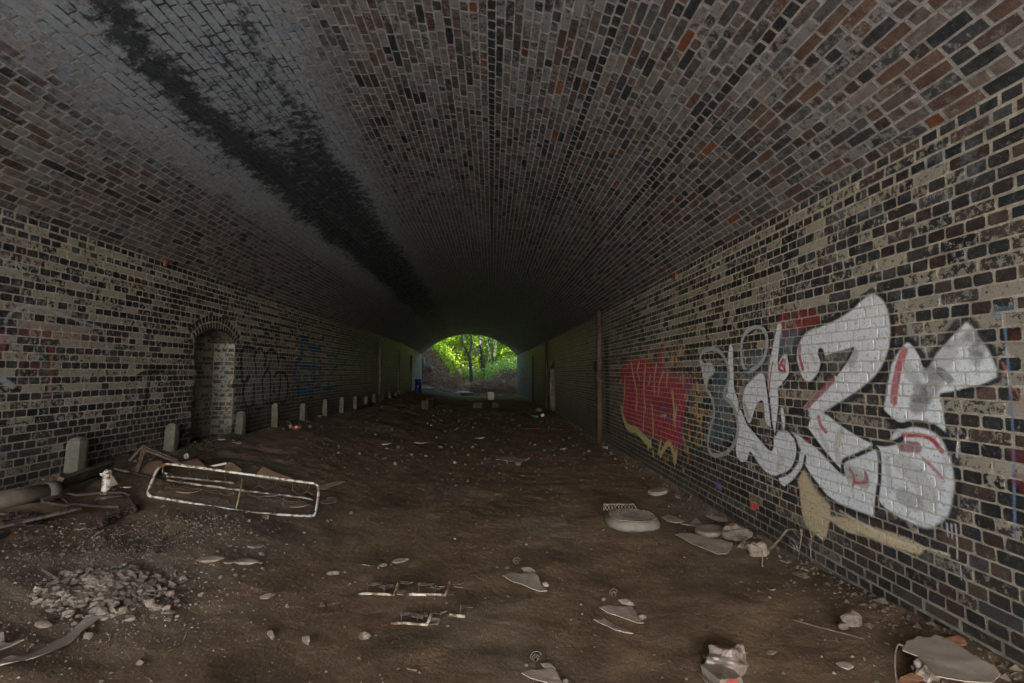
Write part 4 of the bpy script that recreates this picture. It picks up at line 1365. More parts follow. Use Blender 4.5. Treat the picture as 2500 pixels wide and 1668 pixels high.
# undergrowth and the wood behind, which reads as one mass
pts = []
for k in range(130):
    x = rt.uniform(-13, 9); y = rt.uniform(50, 62); z = gh(x, y)
    top = rt.uniform(0.8, 8.0)
    pts.append(((x, y, z + top), (rt.uniform(1.0, 2.2), rt.uniform(.8, 1.6), rt.uniform(.7, 1.7))))
me = leaf_mesh('woodland', blob_points(42000, pts, rt), 0.27, rt)
set_props(link('woodland', me, M_LEAF), kind='stuff')
pts = []
for k in range(110):
    x = rt.uniform(-20, 15); y = rt.uniform(63, 74); z = gh(x, y)
    pts.append(((x, y, z + rt.uniform(0, 9)), (rt.uniform(2, 4), rt.uniform(1.5, 3), rt.uniform(1.5, 3))))
me = leaf_mesh('woodland', blob_points(26000, pts, rt), 0.55, rt)
set_props(link('woodland', me, M_LEAFD), kind='stuff')
# low plants
for nm, rect, n, s, h, mt in [('undergrowth', (-2.9, -0.2, 44, 50), 2600, 0.16, 1.1, M_LEAFG), ('undergrowth', (-0.6, 4.5, 41, 49), 3800, 0.17, 1.5, M_LEAFG), ('undergrowth', (-12, -3.4, 41.5, 52), 9000, 0.2, 1.3, M_LEAF), ('undergrowth', (-10, 9, 50, 63), 9000, 0.22, 2.2, M_LEAF)]:
    x = rt.uniform(rect[0], rect[1], n); y = rt.uniform(rect[2], rect[3], n)
    hh = h * fbm(x * 1.3, y * 0.7, 66, 3) * 1.4
    z = ground_h(x, y) + rt.uniform(0, 1, n) * hh
    me = leaf_mesh(nm, np.stack([x, y, z], 1), s, rt)
    set_props(link(nm, me, mt), kind='stuff')


def twigs(name, n, sampler, L, r0, mat, r):
    V = []; Fc = []
    for k in range(n):
        c = np.array(sampler(r))
        d = r.normal(0, 1, 3); d[2] *= 0.45; d /= np.linalg.norm(d)
        l = L * r.uniform(0.4, 1.3); w = r0 * r.uniform(0.6, 1.5)
        b1 = c + d * l * 0.5 + r.normal(0, .1, 3) * l; a1 = c - d * l * 0.5
        nrm = np.cross(d, [0, 0, 1.0]); nrm /= np.linalg.norm(nrm) + 1e-6
        up = np.cross(nrm, d)
        o = len(V)
        for P_, s in ((a1, 1), (c, .8), (b1, .35)):
            for t in range(3):
                an = 2 * pi * t / 3
                V.append(P_ + (nrm * cos(an) + up * sin(an)) * w * s)
        for q in (0, 1):
            for t in range(3):
                Fc.append((o + q * 3 + t, o + q * 3 + (t + 1) % 3, o + (q + 1) * 3 + (t + 1) % 3, o + (q + 1) * 3 + t))
    return set_props(link(name, mesh_np(name, V, np.array(Fc)), mat), kind='stuff')


def s_right(r):
    x = r.uniform(-2.9, 2.4); y = r.uniform(35.5, 39.8)
    top = 0.95 * float(sstep(-3.0, -0.2, x)) * (0.75 + 0.5 * float(vnoise(x * 1.6, 1.0, 4)))
    return (x, y, gh(x, y) + r.uniform(0, 1) * top)


def s_left(r):
    x = r.uniform(-6.6, -2.4); y = r.uniform(35.6, 43.5)
    return (x, y, gh(x, y) + r.uniform(0, .16))


def s_mid(r):
    x = r.uniform(-4.2, 1.6); y = r.uniform(31.5, 39)
    return (x, y, gh(x, y) + r.uniform(0, .10))


M_TWIG2 = mat_simple("dead_bramble", (0.12, 0.066, 0.04), 0.9, 0.4, 3)
twigs('brushwood', 2600, s_right, 0.75, 0.014, M_TWIG2, rt)
twigs('brushwood', 900, s_right, 0.6, 0.010, M_TWIG, rt)
twigs('brushwood', 3600, s_left, 0.6, 0.013, M_TWIG2, rt)
twigs('brushwood', 700, s_left, 0.4, 0.010, M_TWIG, rt)
twigs('brushwood', 1700, s_mid, 0.4, 0.010, M_TWIG, rt)
# fallen branch against the heap, and roots on the left bank
def lab(o, l, c, g=None):
    return set_props(o, l, c, g)
g = Geo(); g.tube([far(1163, 937, 36.6), far(1180, 944, 36.2), far(1200, 953, 35.8)], [0.04, 0.05, 0.05], 7, smooth=2)
lab(g.obj('fallen_branch', M_TWIG, None, True), 'pale straight fallen branch lying on the brush heap at the far opening', 'branch')
g = Geo(); g.tube([far(1034, 872, 36.6), far(1036, 885, 36.5), far(1038, 896, 36.4)], [0.05, 0.07, 0.06], 7, smooth=2)
lab(g.obj('tree_root', M_TWIG, None, True), 'pale root sticking out of the top of the left spoil bank', 'root')
g = Geo(); c = far(1054, 897, 36.5)
for k in range(7):
    g.box(c + np.array([random.uniform(-.22, .22), 0, random.uniform(-.12, .12)]), (.22, .05, .13), Matrix.Rotation(random.uniform(-1, 1), 3, 'Y') @ Matrix.Rotation(random.uniform(-.6, .6), 3, 'X'), .02)
lab(g.obj('plastic_scrap', mat_simple("turquoise_film", (0.06, 0.16, 0.18), 0.4, 0.2, 10), None), 'torn turquoise plastic caught on the left spoil bank beyond the opening', 'plastic')
# ------------------------------------------------------------------ helpers for things on the tunnel floor
def stone_mesh(seed, sub=2, flat=0.6, elong=1.2, rough=0.18):
    import bmesh
    bm = bmesh.new()
    bmesh.ops.create_icosphere(bm, subdivisions=sub, radius=0.5)
    rr = random.Random(seed)
    cuts = [(Vector((rr.uniform(-1, 1), rr.uniform(-1, 1), rr.uniform(-1, 1))).normalized(), rr.uniform(0.22, 0.40)) for _ in range(11)]
    for v in bm.verts:
        for n, d in cuts:
            e = v.co.dot(n) - d
            if e > 0: v.co -= n * e * 0.96
        v.co *= 1 + rr.uniform(-rough, rough) * 0.25
        v.co.x *= elong; v.co.z *= flat
    me = bpy.data.meshes.new('stone')
    bm.to_mesh(me); bm.free()
    return me


STONES = [stone_mesh(k, 2, random.uniform(0.6, 0.95), random.uniform(0.95, 1.4)) for k in range(8)]
SLABS = [stone_mesh(50 + k, 2, 0.28, random.uniform(1.2, 1.7), 0.3) for k in range(5)]
for k, m in enumerate(STONES): m.materials.append(M_STONE if k % 2 else M_STONE2)
for m in SLABS: m.materials.append(M_FLAKE)


def px_size(p, px):
    """metres that PX of the photograph's pixels span at the distance of P"""
    return px * float(np.dot(p - CAM, FWD)) / F_PX


def stone(u, v, px, label=None, meshes=None, mat=None, group=None, name='stone', k=None, cat='stone', sink=0.25):
    p = spot(u, v)
    s = px_size(p, px)
    ms = meshes or STONES
    me = ms[random.randrange(len(ms)) if k is None else k]
    if mat is not None:
        me = me.copy(); me.materials.clear(); me.materials.append(mat)
    o = link(name, me)
    z = gh(p[0], p[1])
    o.scale = (s, s * random.uniform(0.75, 1.0), s * random.uniform(0.9, 1.1))
    o.rotation_euler = (random.uniform(-.15, .15), random.uniform(-.15, .15), random.uniform(-0.5, 0.5))
    hz = max(abs(c.co.z) for c in me.vertices) * s
    o.location = (p[0], p[1], z + hz * (1 - sink))
    set_props(o, label or 'small stone lying loose on the muddy tunnel floor', cat, group or (None if label else 'loose stones scattered over the tunnel floor'))
    return o


def flat_sheet(pts, mat, label, cat, name, thick=0.005, amp=0.006, lift=0.012, crop=None, edge_curl=0.0, tilt=None, parent=None, rings=6, seed=0, freq=9, smooth=False, sub=4):
    """torn flat piece whose outline follows PTS (seen in the photograph, standing on the ground)"""
    ox, oy, s = crop or (0, 0, 1)
    Q = [spot(ox + s * x, oy + s * y) for x, y in pts]
    Q = np.array([(q[0], q[1]) for q in Q])
    # break long edges
    out = []
    rr = np.random.default_rng(seed + 1)
    for i in range(len(Q)):
        a, b = Q[i], Q[(i + 1) % len(Q)]
        for k in range(sub):
            t = k / sub
            j = rr.normal(0, 1, 2) * np.linalg.norm(b - a) * (0.018 if k else 0)
            out.append(a * (1 - t) + b * t + j)
    Q = np.array(out)
    c = Q.mean(0)
    V = []; n = len(Q)
    for rk in range(rings, 0, -1):
        for q in Q:
            V.append(c + (q - c) * rk / rings)
    V.append(c)
    V = np.array(V)
    rad = np.concatenate([np.repeat(np.arange(rings, 0, -1) / rings, n), [0]])
    z = np.array(ground_h(V[:, 0], V[:, 1], True))
    z0 = float(z.max()) * 0.5 + float(z.mean()) * 0.5
    zz = z0 + lift + (fbm(V[:, 0] * freq, V[:, 1] * freq, seed, 3) - 0.5) * 2 * amp + edge_curl * rad ** 3
    if tilt is not None:
        zz = zz + (V[:, 0] - c[0]) * tilt[0] + (V[:, 1] - c[1]) * tilt[1]
    zz = np.maximum(zz, z + 0.003)
    T = np.column_stack([V, zz]); Bm = np.column_stack([V, zz - thick])
    m = len(T)
    Fc = []
    for rk in range(rings - 1):
        for i in range(n):
            j = (i + 1) % n
            Fc.append((rk * n + i, rk * n + j, (rk + 1) * n + j, (rk + 1) * n + i))
    for i in range(n):
        Fc.append(((rings - 1) * n + i, (rings - 1) * n + (i + 1) % n, m - 1))
    Fb = [tuple(m + k for k in reversed(f)) for f in Fc]
    Fs = [(i, m + i, m + (i + 1) % n, (i + 1) % n) for i in range(n)]
    g = Geo(); g.add(np.concatenate([T, Bm]), Fc + Fb + Fs)
    o = g.obj(name, mat, parent, smooth)
    if label: set_props(o, label, cat)
    return o


def crumple(u, v, wpx, hm, mat, label, cat, name, seed, elong=1.0, k=3, parent=None, flat=1.0):
    """a wadded lump of sheet: creased, sharp folds"""
    import bmesh
    p = spot(u, v)
    s = px_size(p, wpx)
    bm = bmesh.new(); bmesh.ops.create_icosphere(bm, subdivisions=k, radius=0.5)
    r_ = np.random.default_rng(seed)
    dirs = r_.normal(0, 1, (14, 3)); dirs /= np.linalg.norm(dirs, axis=1)[:, None]; am = r_.uniform(0.05, 0.22, 14); fr = r_.uniform(5, 14, 14); ph = r_.uniform(0, 6, 14)
    for vt in bm.verts:
        q = np.array(vt.co) * 1.0
        f = 1 + sum(a * (abs(((q @ d) * w / 2 + h) % 2 - 1) - 0.5) for d, a, w, h in zip(dirs, am, fr, ph))
        vt.co = Vector(q * f)
        vt.co.x *= elong
        if vt.co.z < -0.22: vt.co.z = -0.22
    me = bpy.data.meshes.new(name); bm.to_mesh(me); bm.free()
    me.materials.append(mat)
    o = link(name, me)
    o.scale = (s, s * 0.8 * flat, hm * 1.3)
    o.location = (p[0], p[1], gh(p[0], p[1]) + 0.22 * hm * 1.3)
    set_props(o, label, cat)
    return o


C2 = (0, 1050, 0.3941); C3 = (800, 1250, 0.3617); C4 = (1400, 1150, 0.4681); C6 = (850, 750, 0.2766); CB = (300, 1080, 0.2340)
def cp(C, x, y): return C[0] + C[2] * x, C[1] + C[2] * y
def cs(C, x, y, dz=0.0): return spot(*cp(C, x, y), dz)


# ------------------------------------------------------------------ small stones and flakes, one by one where the photograph shows them
LOOSE = {
 C2: [(1545, 565, 25), (2030, 568, 22), (2078, 590, 12), (1560, 640, 20), (1885, 640, 20), (1345, 755, 22), (1325, 838, 14), (1615, 828, 25), (1085, 905, 34), (1145, 882, 22), (1252, 885, 24), (1460, 903, 28), (1365, 925, 34), (1510, 910, 26), (1020, 940, 34), (1630, 865, 30), (1050, 993, 20), (1190, 1003, 20), (1410, 1025, 22), (1735, 1030, 20), (1780, 1100, 26), (1560, 1195, 22), (205, 1335, 34), (1115, 1330, 18), (1830, 1015, 12), (1937, 900, 13), (1705, 748, 12), (1775, 712, 12), (1880, 713, 12), (820, 797, 12), (1225, 695, 18), (700, 670, 22), (1440, 950, 16), (1300, 1290, 10), (1765, 765, 14), (960, 1290, 16), (300, 1330, 22), (520, 1255, 26), (110, 1240, 24), (1480, 1045, 14), (1615, 1330, 14), (1000, 880, 16)],
 C3: [(25, 58, 22), (160, 14, 30), (370, 77, 22), (555, 127, 14), (860, 187, 20), (405, 265, 12), (430, 358, 20), (460, 383, 22), (340, 380, 22), (405, 338, 16), (118, 412, 20), (185, 475, 16), (150, 492, 20), (460, 645, 20), (325, 835, 20), (805, 620, 20), (355, 1105, 14), (1065, 585, 10), (1865, 598, 20), (1340, 1035, 20), (1590, 1150, 30), (1715, 630, 13), (1720, 693, 12), (1645, 733, 18), (2295, 455, 12), (1800, 915, 12), (870, 1045, 10), (65, 27, 12), (50, 90, 14), (1585, 28, 12), (1860, 123, 14), (2110, 155, 12), (1715, 200, 10), (960, 410, 9), (880, 440, 10), (2210, 660, 9)],
 C4: [(965, 583, 18), (1200, 628, 13), (1025, 665, 20), (970, 630, 16), (695, 817, 22), (780, 778, 9), (695, 915, 9), (500, 190, 15), (555, 237, 13), (580, 318, 16), (155, 310, 15), (1545, 715, 18), (1365, 640, 18), (490, 565, 8), (710, 550, 8), (1075, 455, 22), (40, 700, 10), (45, 750, 9), (590, 1090, 16), (1310, 885, 14), (565, 528, 9), (345, 628, 11)],
 C6: [(100, 1300, 28), (820, 1245, 42), (915, 1240, 26), (1780, 1187, 18), (2320, 1285, 26), (440, 1245, 46), (1095, 1240, 36), (530, 1355, 18), (2085, 1290, 20), (1400, 1375, 18), (1990, 1230, 22), (1215, 1330, 14), (700, 1030, 20), (730, 1050, 22), (905, 925, 14), (1100, 1070, 22), (470, 1185, 14), (780, 1155, 16), (1320, 1175, 14), (1290, 1150, 10), (1650, 1220, 14), (2055, 1250, 14), (1700, 1340, 14), (330, 1340, 26), (1290, 1410, 14), (240, 1130, 20), (980, 1010, 18), (300, 880, 12), (1010, 1255, 14), (860, 1215, 18), (2120, 1280, 30), (1960, 1165, 40), (380, 835, 9), (460, 820, 12), (800, 920, 12), (1125, 1215, 20), (560, 1310, 30), (690, 1320, 34), (1060, 1310, 26), (940, 1300, 16)]}
MARKS = [('white wire frame', 560, 1200), ('plaster heap', 256, 1448), ('upper bent bars', 985, 1455), ('lower bent bar', 1010, 1530), ('oval basket', 1551, 1270),
         ('large round lid', 1731, 1302), ('brown downpipe', 1468, 1085), ('mid-floor cardboard sheet', 1255, 1122), ('humped reddish board', 1290, 1047), ('thin straight stick', 2010, 1540),
         ('film-covered carton', 1765, 1600), ('middle cardboard triangle', 1285, 1425), ('second cardboard triangle', 1520, 1500), ('wooden lath', 100, 1275), ('strap', 60, 1600),
         ('row of three flakes', 575, 1375), ('pair of egg-sized stones', 700, 1570), ('drinks can', 724, 1048), ('white ball', 1324, 1015), ('red board', 890, 998)]
MARKP = [(n, spot(u, v)) for n, u, v in MARKS]
seen = {}
todo = []
for C, L in LOOSE.items():
    for x, y, s in L:
        u, v = cp(C, x, y); p_ = spot(u, v)
        d_, n_, q_ = min(((float(np.hypot(*(p_ - q)[:2])), n, q) for n, q in MARKP), key=lambda t: t[0])
        dx, dy = (p_ - q_)[:2]
        side_ = ('right of' if dx > 0 else 'left of') if abs(dx) > abs(dy) else ('beyond' if dy > 0 else 'in front of')
        todo.append((n_, side_, d_, u, v, s * C[2]))
todo.sort(key=lambda t: t[:3])
ORD = ['closest', 'second closest', 'third closest', 'fourth closest', 'fifth closest', 'sixth closest', 'seventh closest', 'eighth closest', 'ninth closest', 'tenth closest', 'eleventh closest', 'twelfth closest', 'thirteenth closest', 'fourteenth closest', 'fifteenth closest', 'sixteenth closest', 'farthest', 'very farthest']
random.seed(21)
for n_, side_, d_, u, v, s in todo:
    k = seen.get((n_, side_), 0); seen[(n_, side_)] = k + 1
    sz = 'tiny' if s < 5 else ('small' if s < 9 else 'fist-sized')
    stone(u, v, s, '%s stone %s the %s, %s on that side' % (sz, side_, n_, ORD[min(k, 17)]), group='loose stones scattered over the tunnel floor')
for (C, x, y, s, mesh, mat, labl) in [
    (C2, 1650, 550, 50, STONES, M_STONE2, 'rounded stone just in front of the bottom rail of the white wire frame'),
    (C2, 1140, 938, 48, STONES, M_STONE, 'upright wedge-shaped pale stone right of the heap of plaster flakes'),
    (C2, 1620, 775, 46, STONES, M_STONE, 'roundish yellowish stone above the row of flat flakes'),
    (C2, 1685, 1290, 84, STONES, M_STONE, 'larger pale egg-shaped stone, left one of a pair near the bottom edge'),
    (C2, 1905, 1322, 80, STONES, M_STONE, 'larger pale rounded stone, right one of a pair near the bottom edge'),
    (C2, 870, 1450, 62, STONES, M_STONE, 'pale stone alone near the bottom left, below the strap'),
    (C2, 1998, 1090, 46, STONES, M_STONE2, 'brown stone with a facet on open mud between the two rubble rows'),
    (C3, 250, 852, 90, STONES, M_STONE, 'pale rounded stone below the left bent bars'),
    (C4, 1460, 805, 108, STONES, M_STONE, 'large pale angular stone beside the thin stick at lower right'),
    (C4, 1405, 822, 60, STONES, M_STONE2, 'brown stone tucked behind the large angular stone at lower right'),
    (C4, 1190, 778, 36, SLABS, M_STONE, 'thin leaning stone chip touching the upper end of the stick'),
    (C4, 1030, 948, 46, SLABS, M_STONE, 'flat pale chip between the film-wrapped parcel and the stick'),
    (C4, 1200, 555, 80, SLABS, M_STONE2, 'flat grey flake lying near the foot of the right wall'),
    (C4, 1110, 480, 50, SLABS, M_STONE, 'flat pale flake by the dried stems at the foot of the wall'),
    (C6, 2265, 1250, 62, STONES, M_STONE, 'pale lump of stone at the foot of the brown downpipe'),
    (C6, 945, 1380, 42, STONES, M_STONE, 'pale round stone in the middle distance left of the cardboard sheet'),
    (C6, 1500, 1395, 60, STONES, M_STONE2, 'brown stone just below the pale cardboard sheet')]:
    stone(*cp(C, x, y), s * C[2], labl, mesh, mat, name='stone')
for (C, x, y, s, labl) in [
    (C2, 1590, 728, 85, 'oblong plaster flake above the round yellowish stone'),
    (C2, 1305, 808, 105, 'left flake of a row of three flat flakes on the mud'),
    (C2, 1430, 825, 80, 'middle flake of a row of three flat flakes on the mud'),
    (C2, 1530, 825, 110, 'pointed right-hand flake of a row of three on the mud'),
    (C2, 1665, 1040, 90, 'ragged pale flake right of the plaster heap'),
    (C2, 2070, 895, 80, 'ragged pale flake left of the bent bars'),
    (C2, 265, 1225, 140, 'broad plaster flake left of the heap, above the strap'),
    (C3, 490, 335, 80, 'slanting long chip on top of a small clutch of chips'),
    (C3, 380, 367, 60, 'flat chip in the small clutch above the bent bars'),
    (C3, 45, 420, 70, 'curled pale flake at the left of the bent bars'),
    (C6, 335, 1215, 80, 'flat pale slab chip far left of the middle distance'),
    (C6, 640, 1205, 90, 'long flat chip lying beyond the white wire frame'),
    (C6, 1165, 1162, 80, 'thin flat chip in the dark middle distance'),
    (C6, 1905, 1258, 50, 'flat chip towards the downpipe in the middle distance'),
    (C4, 1430, 1028, 80, 'blunt flat chip left of the big cardboard at the bottom right')]:
    stone(*cp(C, x, y), s * C[2], labl, SLABS, M_FLAKE, name='plaster_flake', cat='flake', sink=0.05)
o = stone(*cp(C4, 1990, 905), 62, 'orange-brown broken brick against the right wall above the cardboard', [stone_mesh(91, 2, 0.42, 1.5, 0.1)], M_ORANGE, name='broken_brick', cat='brick')


# fine grit, thick in places
def grit(n, sampler, smin, smax, mat, name, seed):
    r = np.random.default_rng(seed)
    P = sampler(n, r)
    n = len(P)
    s = r.uniform(smin, smax, n) * (0.5 + r.uniform(0, 1, n) ** 3)
    base = np.array([(1, 0, 0), (-.5, .87, 0), (-.5, -.87, 0), (0, 0, .7), (0.3, 0.2, -.4)])
    a = r.uniform(0, 2 * pi, n); ca, sa = np.cos(a), np.sin(a)
    el = r.uniform(.6, 1.5, n)
    V = base[None] * r.uniform(.7, 1.2, (n, 5, 1))
    x = V[:, :, 0] * el[:, None]; y = V[:, :, 1]
    V = np.stack([x * ca[:, None] - y * sa[:, None], x * sa[:, None] + y * ca[:, None], V[:, :, 2]], 2) * s[:, None, None] * 0.5
    z = ground_h(P[:, 0], P[:, 1])
    V = V + np.stack([P[:, 0], P[:, 1], z + s * 0.06], 1)[:, None]
    F = np.array([(0, 1, 3), (1, 2, 3), (2, 0, 3), (1, 0, 4), (2, 1, 4), (0, 2, 4)])
    F = (F[None] + (np.arange(n) * 5)[:, None, None]).reshape(-1, 3)
    return set_props(link(name, mesh_np(name, V.reshape(-1, 3), F), mat), kind='stuff')


def samp_near(n, r):
    y = 2.2 + 7.5 * r.uniform(0, 1, n) ** 1.4; x = r.uniform(-4.2, 2.5, n)
    k = fbm(x * 0.9, y * 0.9, 71, 3) + 0.25 * sstep(-.5, -3, x) > r.uniform(0.35, 0.95, n)
    return np.stack([x, y], 1)[k]


def samp_mid(n, r):
    y = r.uniform(7, 20, n); x = r.uniform(-3.2, 2.3, n) + bendx(y)
    k = fbm(x * 0.8, y * 0.5, 72, 3) > r.uniform(0.3, 0.8, n)
    return np.stack([x, y], 1)[k]


def samp_edge(n, r):
    y = 2.2 + 16 * r.uniform(0, 1, n) ** 1.5
    x = np.where(r.uniform(0, 1, n) < .5, 2.56 - r.exponential(.10, n), -4.33 + r.exponential(.16, n)) + bendx(y)
    return np.stack([x, y], 1)
grit(2600, samp_edge, 0.01, 0.055, M_STONE2, 'rubble', 6)
grit(500, samp_edge, 0.01, 0.05, M_STONE, 'rubble', 7)
grit(9000, samp_near, 0.006, 0.022, M_STONE2, 'gravel', 1)
grit(1800, samp_near, 0.007, 0.026, M_STONE, 'gravel', 2)
grit(2000, samp_mid, 0.012, 0.075, M_STONE2, 'rubble', 3)
grit(220, samp_mid, 0.02, 0.10, M_STONE, 'rubble', 4)

# heap of fallen plaster flakes, lower left
hc = cs(C2, 650, 1010)
def samp_heap(n, r):
    return np.stack([hc[0] + r.normal(0, .34, n), hc[1] + r.normal(0.02, .34, n)], 1)
def samp_bank(n, r):
    c = [cs(C2, *q) for q in ((1050, 640), (1300, 600), (560, 640), (820, 700))]
    k = r.integers(0, len(c), n)
    return np.stack([np.array([c[i][0] for i in k]) + r.normal(0, .22, n), np.array([c[i][1] for i in k]) + r.normal(0, .28, n)], 1)
grit(4200, samp_heap, 0.004, 0.018, M_FLAKE, 'gravel', 15)
grit(1500, samp_bank, 0.006, 0.030, M_STONE, 'gravel', 16)
grit(900, samp_bank, 0.006, 0.030, M_STONE2, 'gravel', 17)
def heap_h(x, y):
    d = ((x - hc[0]) / 0.26) ** 2 + ((y - hc[1]) / 0.27) ** 2
    return 0.035 * np.exp(-d * 1.1)
V = []; Fc = []
rh = np.random.default_rng(9)
base_m = [stone_mesh(200 + k, 2, 0.55, 1.15, 0.3) for k in range(6)]
basev = [(np.array([v.co[:] for v in m.vertices]), [tuple(p.vertices) for p in m.polygons]) for m in base_m]
for k in range(900):
    a = rh.uniform(0, 2 * pi); q = rh.uniform(0, 1) ** 0.65
    x = hc[0] + cos(a) * 0.31 * q; y = hc[1] + sin(a) * 0.33 * q
    if rh.random() < 0.15: x += rh.uniform(0, 0.3); y -= rh.uniform(0, 0.12)
    s = (0.018 + 0.062 * rh.uniform(0, 1) ** 2) * (1.1 - 0.2 * q)
    bv, bf = basev[k % 6]
    Rm = np.array(Matrix.Rotation(rh.uniform(0, 6.28), 3, 'Z') @ Matrix.Rotation(rh.normal(0, .22), 3, 'X') @ Matrix.Rotation(rh.normal(0, .22), 3, 'Y'))
    o_ = len(V)
    pv = bv @ Rm.T * s + np.array([x, y, gh(x, y) + float(heap_h(x, y)) + 0.008])
    V.extend(pv); Fc.extend([tuple(i + o_ for i in f) for f in bf])
hp = set_props(link('plaster_heap', mesh_np('plaster_heap', V, Fc), M_FLAKE), kind='stuff')
# earth under it
xx, yy = np.meshgrid(np.linspace(hc[0] - .9, hc[0] + .9, 40), np.linspace(hc[1] - .9, hc[1] + .9, 40), indexing='ij')
zz = ground_h(xx.ravel(), yy.ravel()) + heap_h(xx.ravel(), yy.ravel()) - 0.006
me = mesh_np('heap_soil', np.stack([xx.ravel(), yy.ravel(), zz], 1), np.array([(i * 40 + j, (i + 1) * 40 + j, (i + 1) * 40 + j + 1, i * 40 + j + 1) for i in range(39) for j in range(39)]), None, True)
set_props(link('heap_soil', me, MG), kind='stuff')

# ------------------------------------------------------------------ concrete posts along the left wall
POSTS = [('first and nearest concrete post at the left wall, by the long pipe', 188, 1068, 0.145), ('second concrete post from the front, behind the rusty angle-iron frame', 420, 1033, 0.14),
         ('third concrete post, at the far edge of the arched niche', 588, 1004, 0.13), ('fourth concrete post, below the right end of the black outlined tag', 673, 985, 0.12),
         ('fifth concrete post, short and dark, under the left edge of the blue tag', 741, 984, 0.12), ('sixth concrete post, the brighter one under the blue tag', 795, 974, 0.12),
         ('seventh concrete post, dim, just past the blue tag', 835, 970, 0.12), ('eighth concrete post, at the near end of the red board', 868, 968, 0.12),
         ('ninth concrete post, behind the middle of the red board', 894, 967, 0.12), ('tenth concrete post, at the far end of the red board', 914, 961, 0.12),
         ('eleventh concrete post, in the dark past the red board', 935, 960, 0.12), ('twelfth concrete post, in the dark towards the blue barrel', 952, 955, 0.12),
         ('thirteenth concrete post, faint, nearer the blue barrel', 966, 955, 0.12), ('last visible concrete post before the blue barrel', 977, 953, 0.12)]
def post_mesh(w, h, seed):
    import bmesh
    bm = bmesh.new()
    rr = random.Random(seed)
    prof = [(-0.25, 1.0), (0.0, 1.02), (h * 0.45, 0.99), (h - 0.10, 0.98), (h - 0.04, 0.90), (h - 0.012, 0.66), (h, 0.35)]
    rings = []
    for z, s in prof:
        ring = []
        for k in range(12):
            a = 2 * pi * (k + 0.5) / 12
            ca, sa = cos(a), sin(a)
            m = max(abs(ca), abs(sa)) ** 0.8
            ring.append(bm.verts.new((ca / m * w / 2 * s + rr.uniform(-.003, .003), sa / m * w / 2 * s * 0.85 + rr.uniform(-.003, .003), z + rr.uniform(-.004, .004))))
        rings.append(ring)
    for a, b in zip(rings, rings[1:]):
        for k in range(12): bm.faces.new((a[k], a[(k + 1) % 12], b[(k + 1) % 12], b[k]))
    bm.faces.new(rings[-1])
    me = bpy.data.meshes.new('concrete_post'); bm.to_mesh(me); bm.free()
    me.materials.append(M_CONC)
    return me
for k, (labl, u, vt, w) in enumerate(POSTS):
    X = XL + 0.08
    y, _z = onwall(u, vt, X); zt = _z + float(bendz(y))
    x = X + float(bendx(y)) + 0.0
    zb = gh(x + .1, y)
    o = link('concrete_post', post_mesh(w, max(0.2, zt - zb), k))
    o.location = (x, y, zb); o.rotation_euler = (random.uniform(-.03, .03), random.uniform(-.03, .03), random.uniform(-.1, .1))
    set_props(o, labl, 'post', 'concrete posts in a row at the foot of the left wall')

# ------------------------------------------------------------------ pipes
# big downpipe with its bracket on the right wall
yp = 11.0; xp = XR + float(bendx(yp)) - 0.09
root = empty('downpipe', (xp, yp, 0), 'tall rusty brown downpipe on the right wall between the red graffiti and the dark end', 'pipe')
g = Geo(); g.tube([(xp, yp, -0.1), (xp, yp, 1.5)], 0.075, 14); g.obj('lower_pipe', M_BROWNP, root, True)
g = Geo(); g.tube([(xp, yp, 1.45), (xp, yp, 3.05)], 0.062, 14); g.obj('upper_pipe', M_RUST, root, True)
g = Geo(); g.tube([(xp, yp, 1.42), (xp, yp, 1.53)], 0.09, 14); g.obj('pipe_collar', M_RUST, root, True)
g = Geo(); g.box((xp + 0.0, yp + 0.16, 1.78), (0.14, 0.34, 0.22), None, .01); g.tube([(xp - .02, yp + .3, 1.7), (xp - .02, yp + .32, .9)], 0.012, 6); g.obj('junction_box', M_BLACK, root)
for (y2, rad, zt, labl) in [(21.2, 0.07, 3.0, 'thin brown pipe on the right wall beside the dark far niche'), (26.5, 0.04, 2.6, 'slim conduit low on the right wall near the far mouth')]:
    x2 = XR + float(bendx(y2)) - rad - .02
    g = Geo(); g.tube([(x2, y2, -0.1), (x2, y2, zt / 2), (x2, y2, zt + float(bendz(y2)))], rad, 10); lab(g.obj('wall_pipe', M_BROWNP, None, True), labl, 'pipe')
for (u, vt, rad, labl) in [(928, 838, 0.06, 'pale vertical pipe on the left wall above the red board'), (973, 856, 0.05, 'dim vertical pipe on the left wall, second of three'), (1003, 868, 0.06, 'vertical pipe on the left wall closest to the blue barrel')]:
    y2, z2 = onwall(u, vt, XL + rad)
    x2 = XL + float(bendx(y2)) + rad + .02
    g = Geo(); g.tube([(x2, y2, 0.3), (x2, y2, 1.5), (x2, y2, z2 + float(bendz(y2)))], rad, 10); lab(g.obj('wall_pipe', M_PIPEC, None, True), labl, 'pipe')
for (u, v, labl) in [(1548 + 22, 640, 'small orange rusted bracket on the right wall under the springing')]:
    pass
y2, z2 = onwall(1651, 676, XR)
g = Geo(); g.box((XR - .015, y2, z2), (.03, .07, .11), None, .015); lab(g.obj('rusty_bracket', M_ORANGE, None), 'small orange rusted stub high on the right wall just under the vault', 'bracket')
y2, z2 = onwall(403, 640, XL)
g = Geo(); g.box((XL + .015, y2, z2), (.03, .09, .09), None, .015); lab(g.obj('rusty_bracket', M_ORANGE, None), 'small orange rusted stub high on the left wall just under the vault', 'bracket')

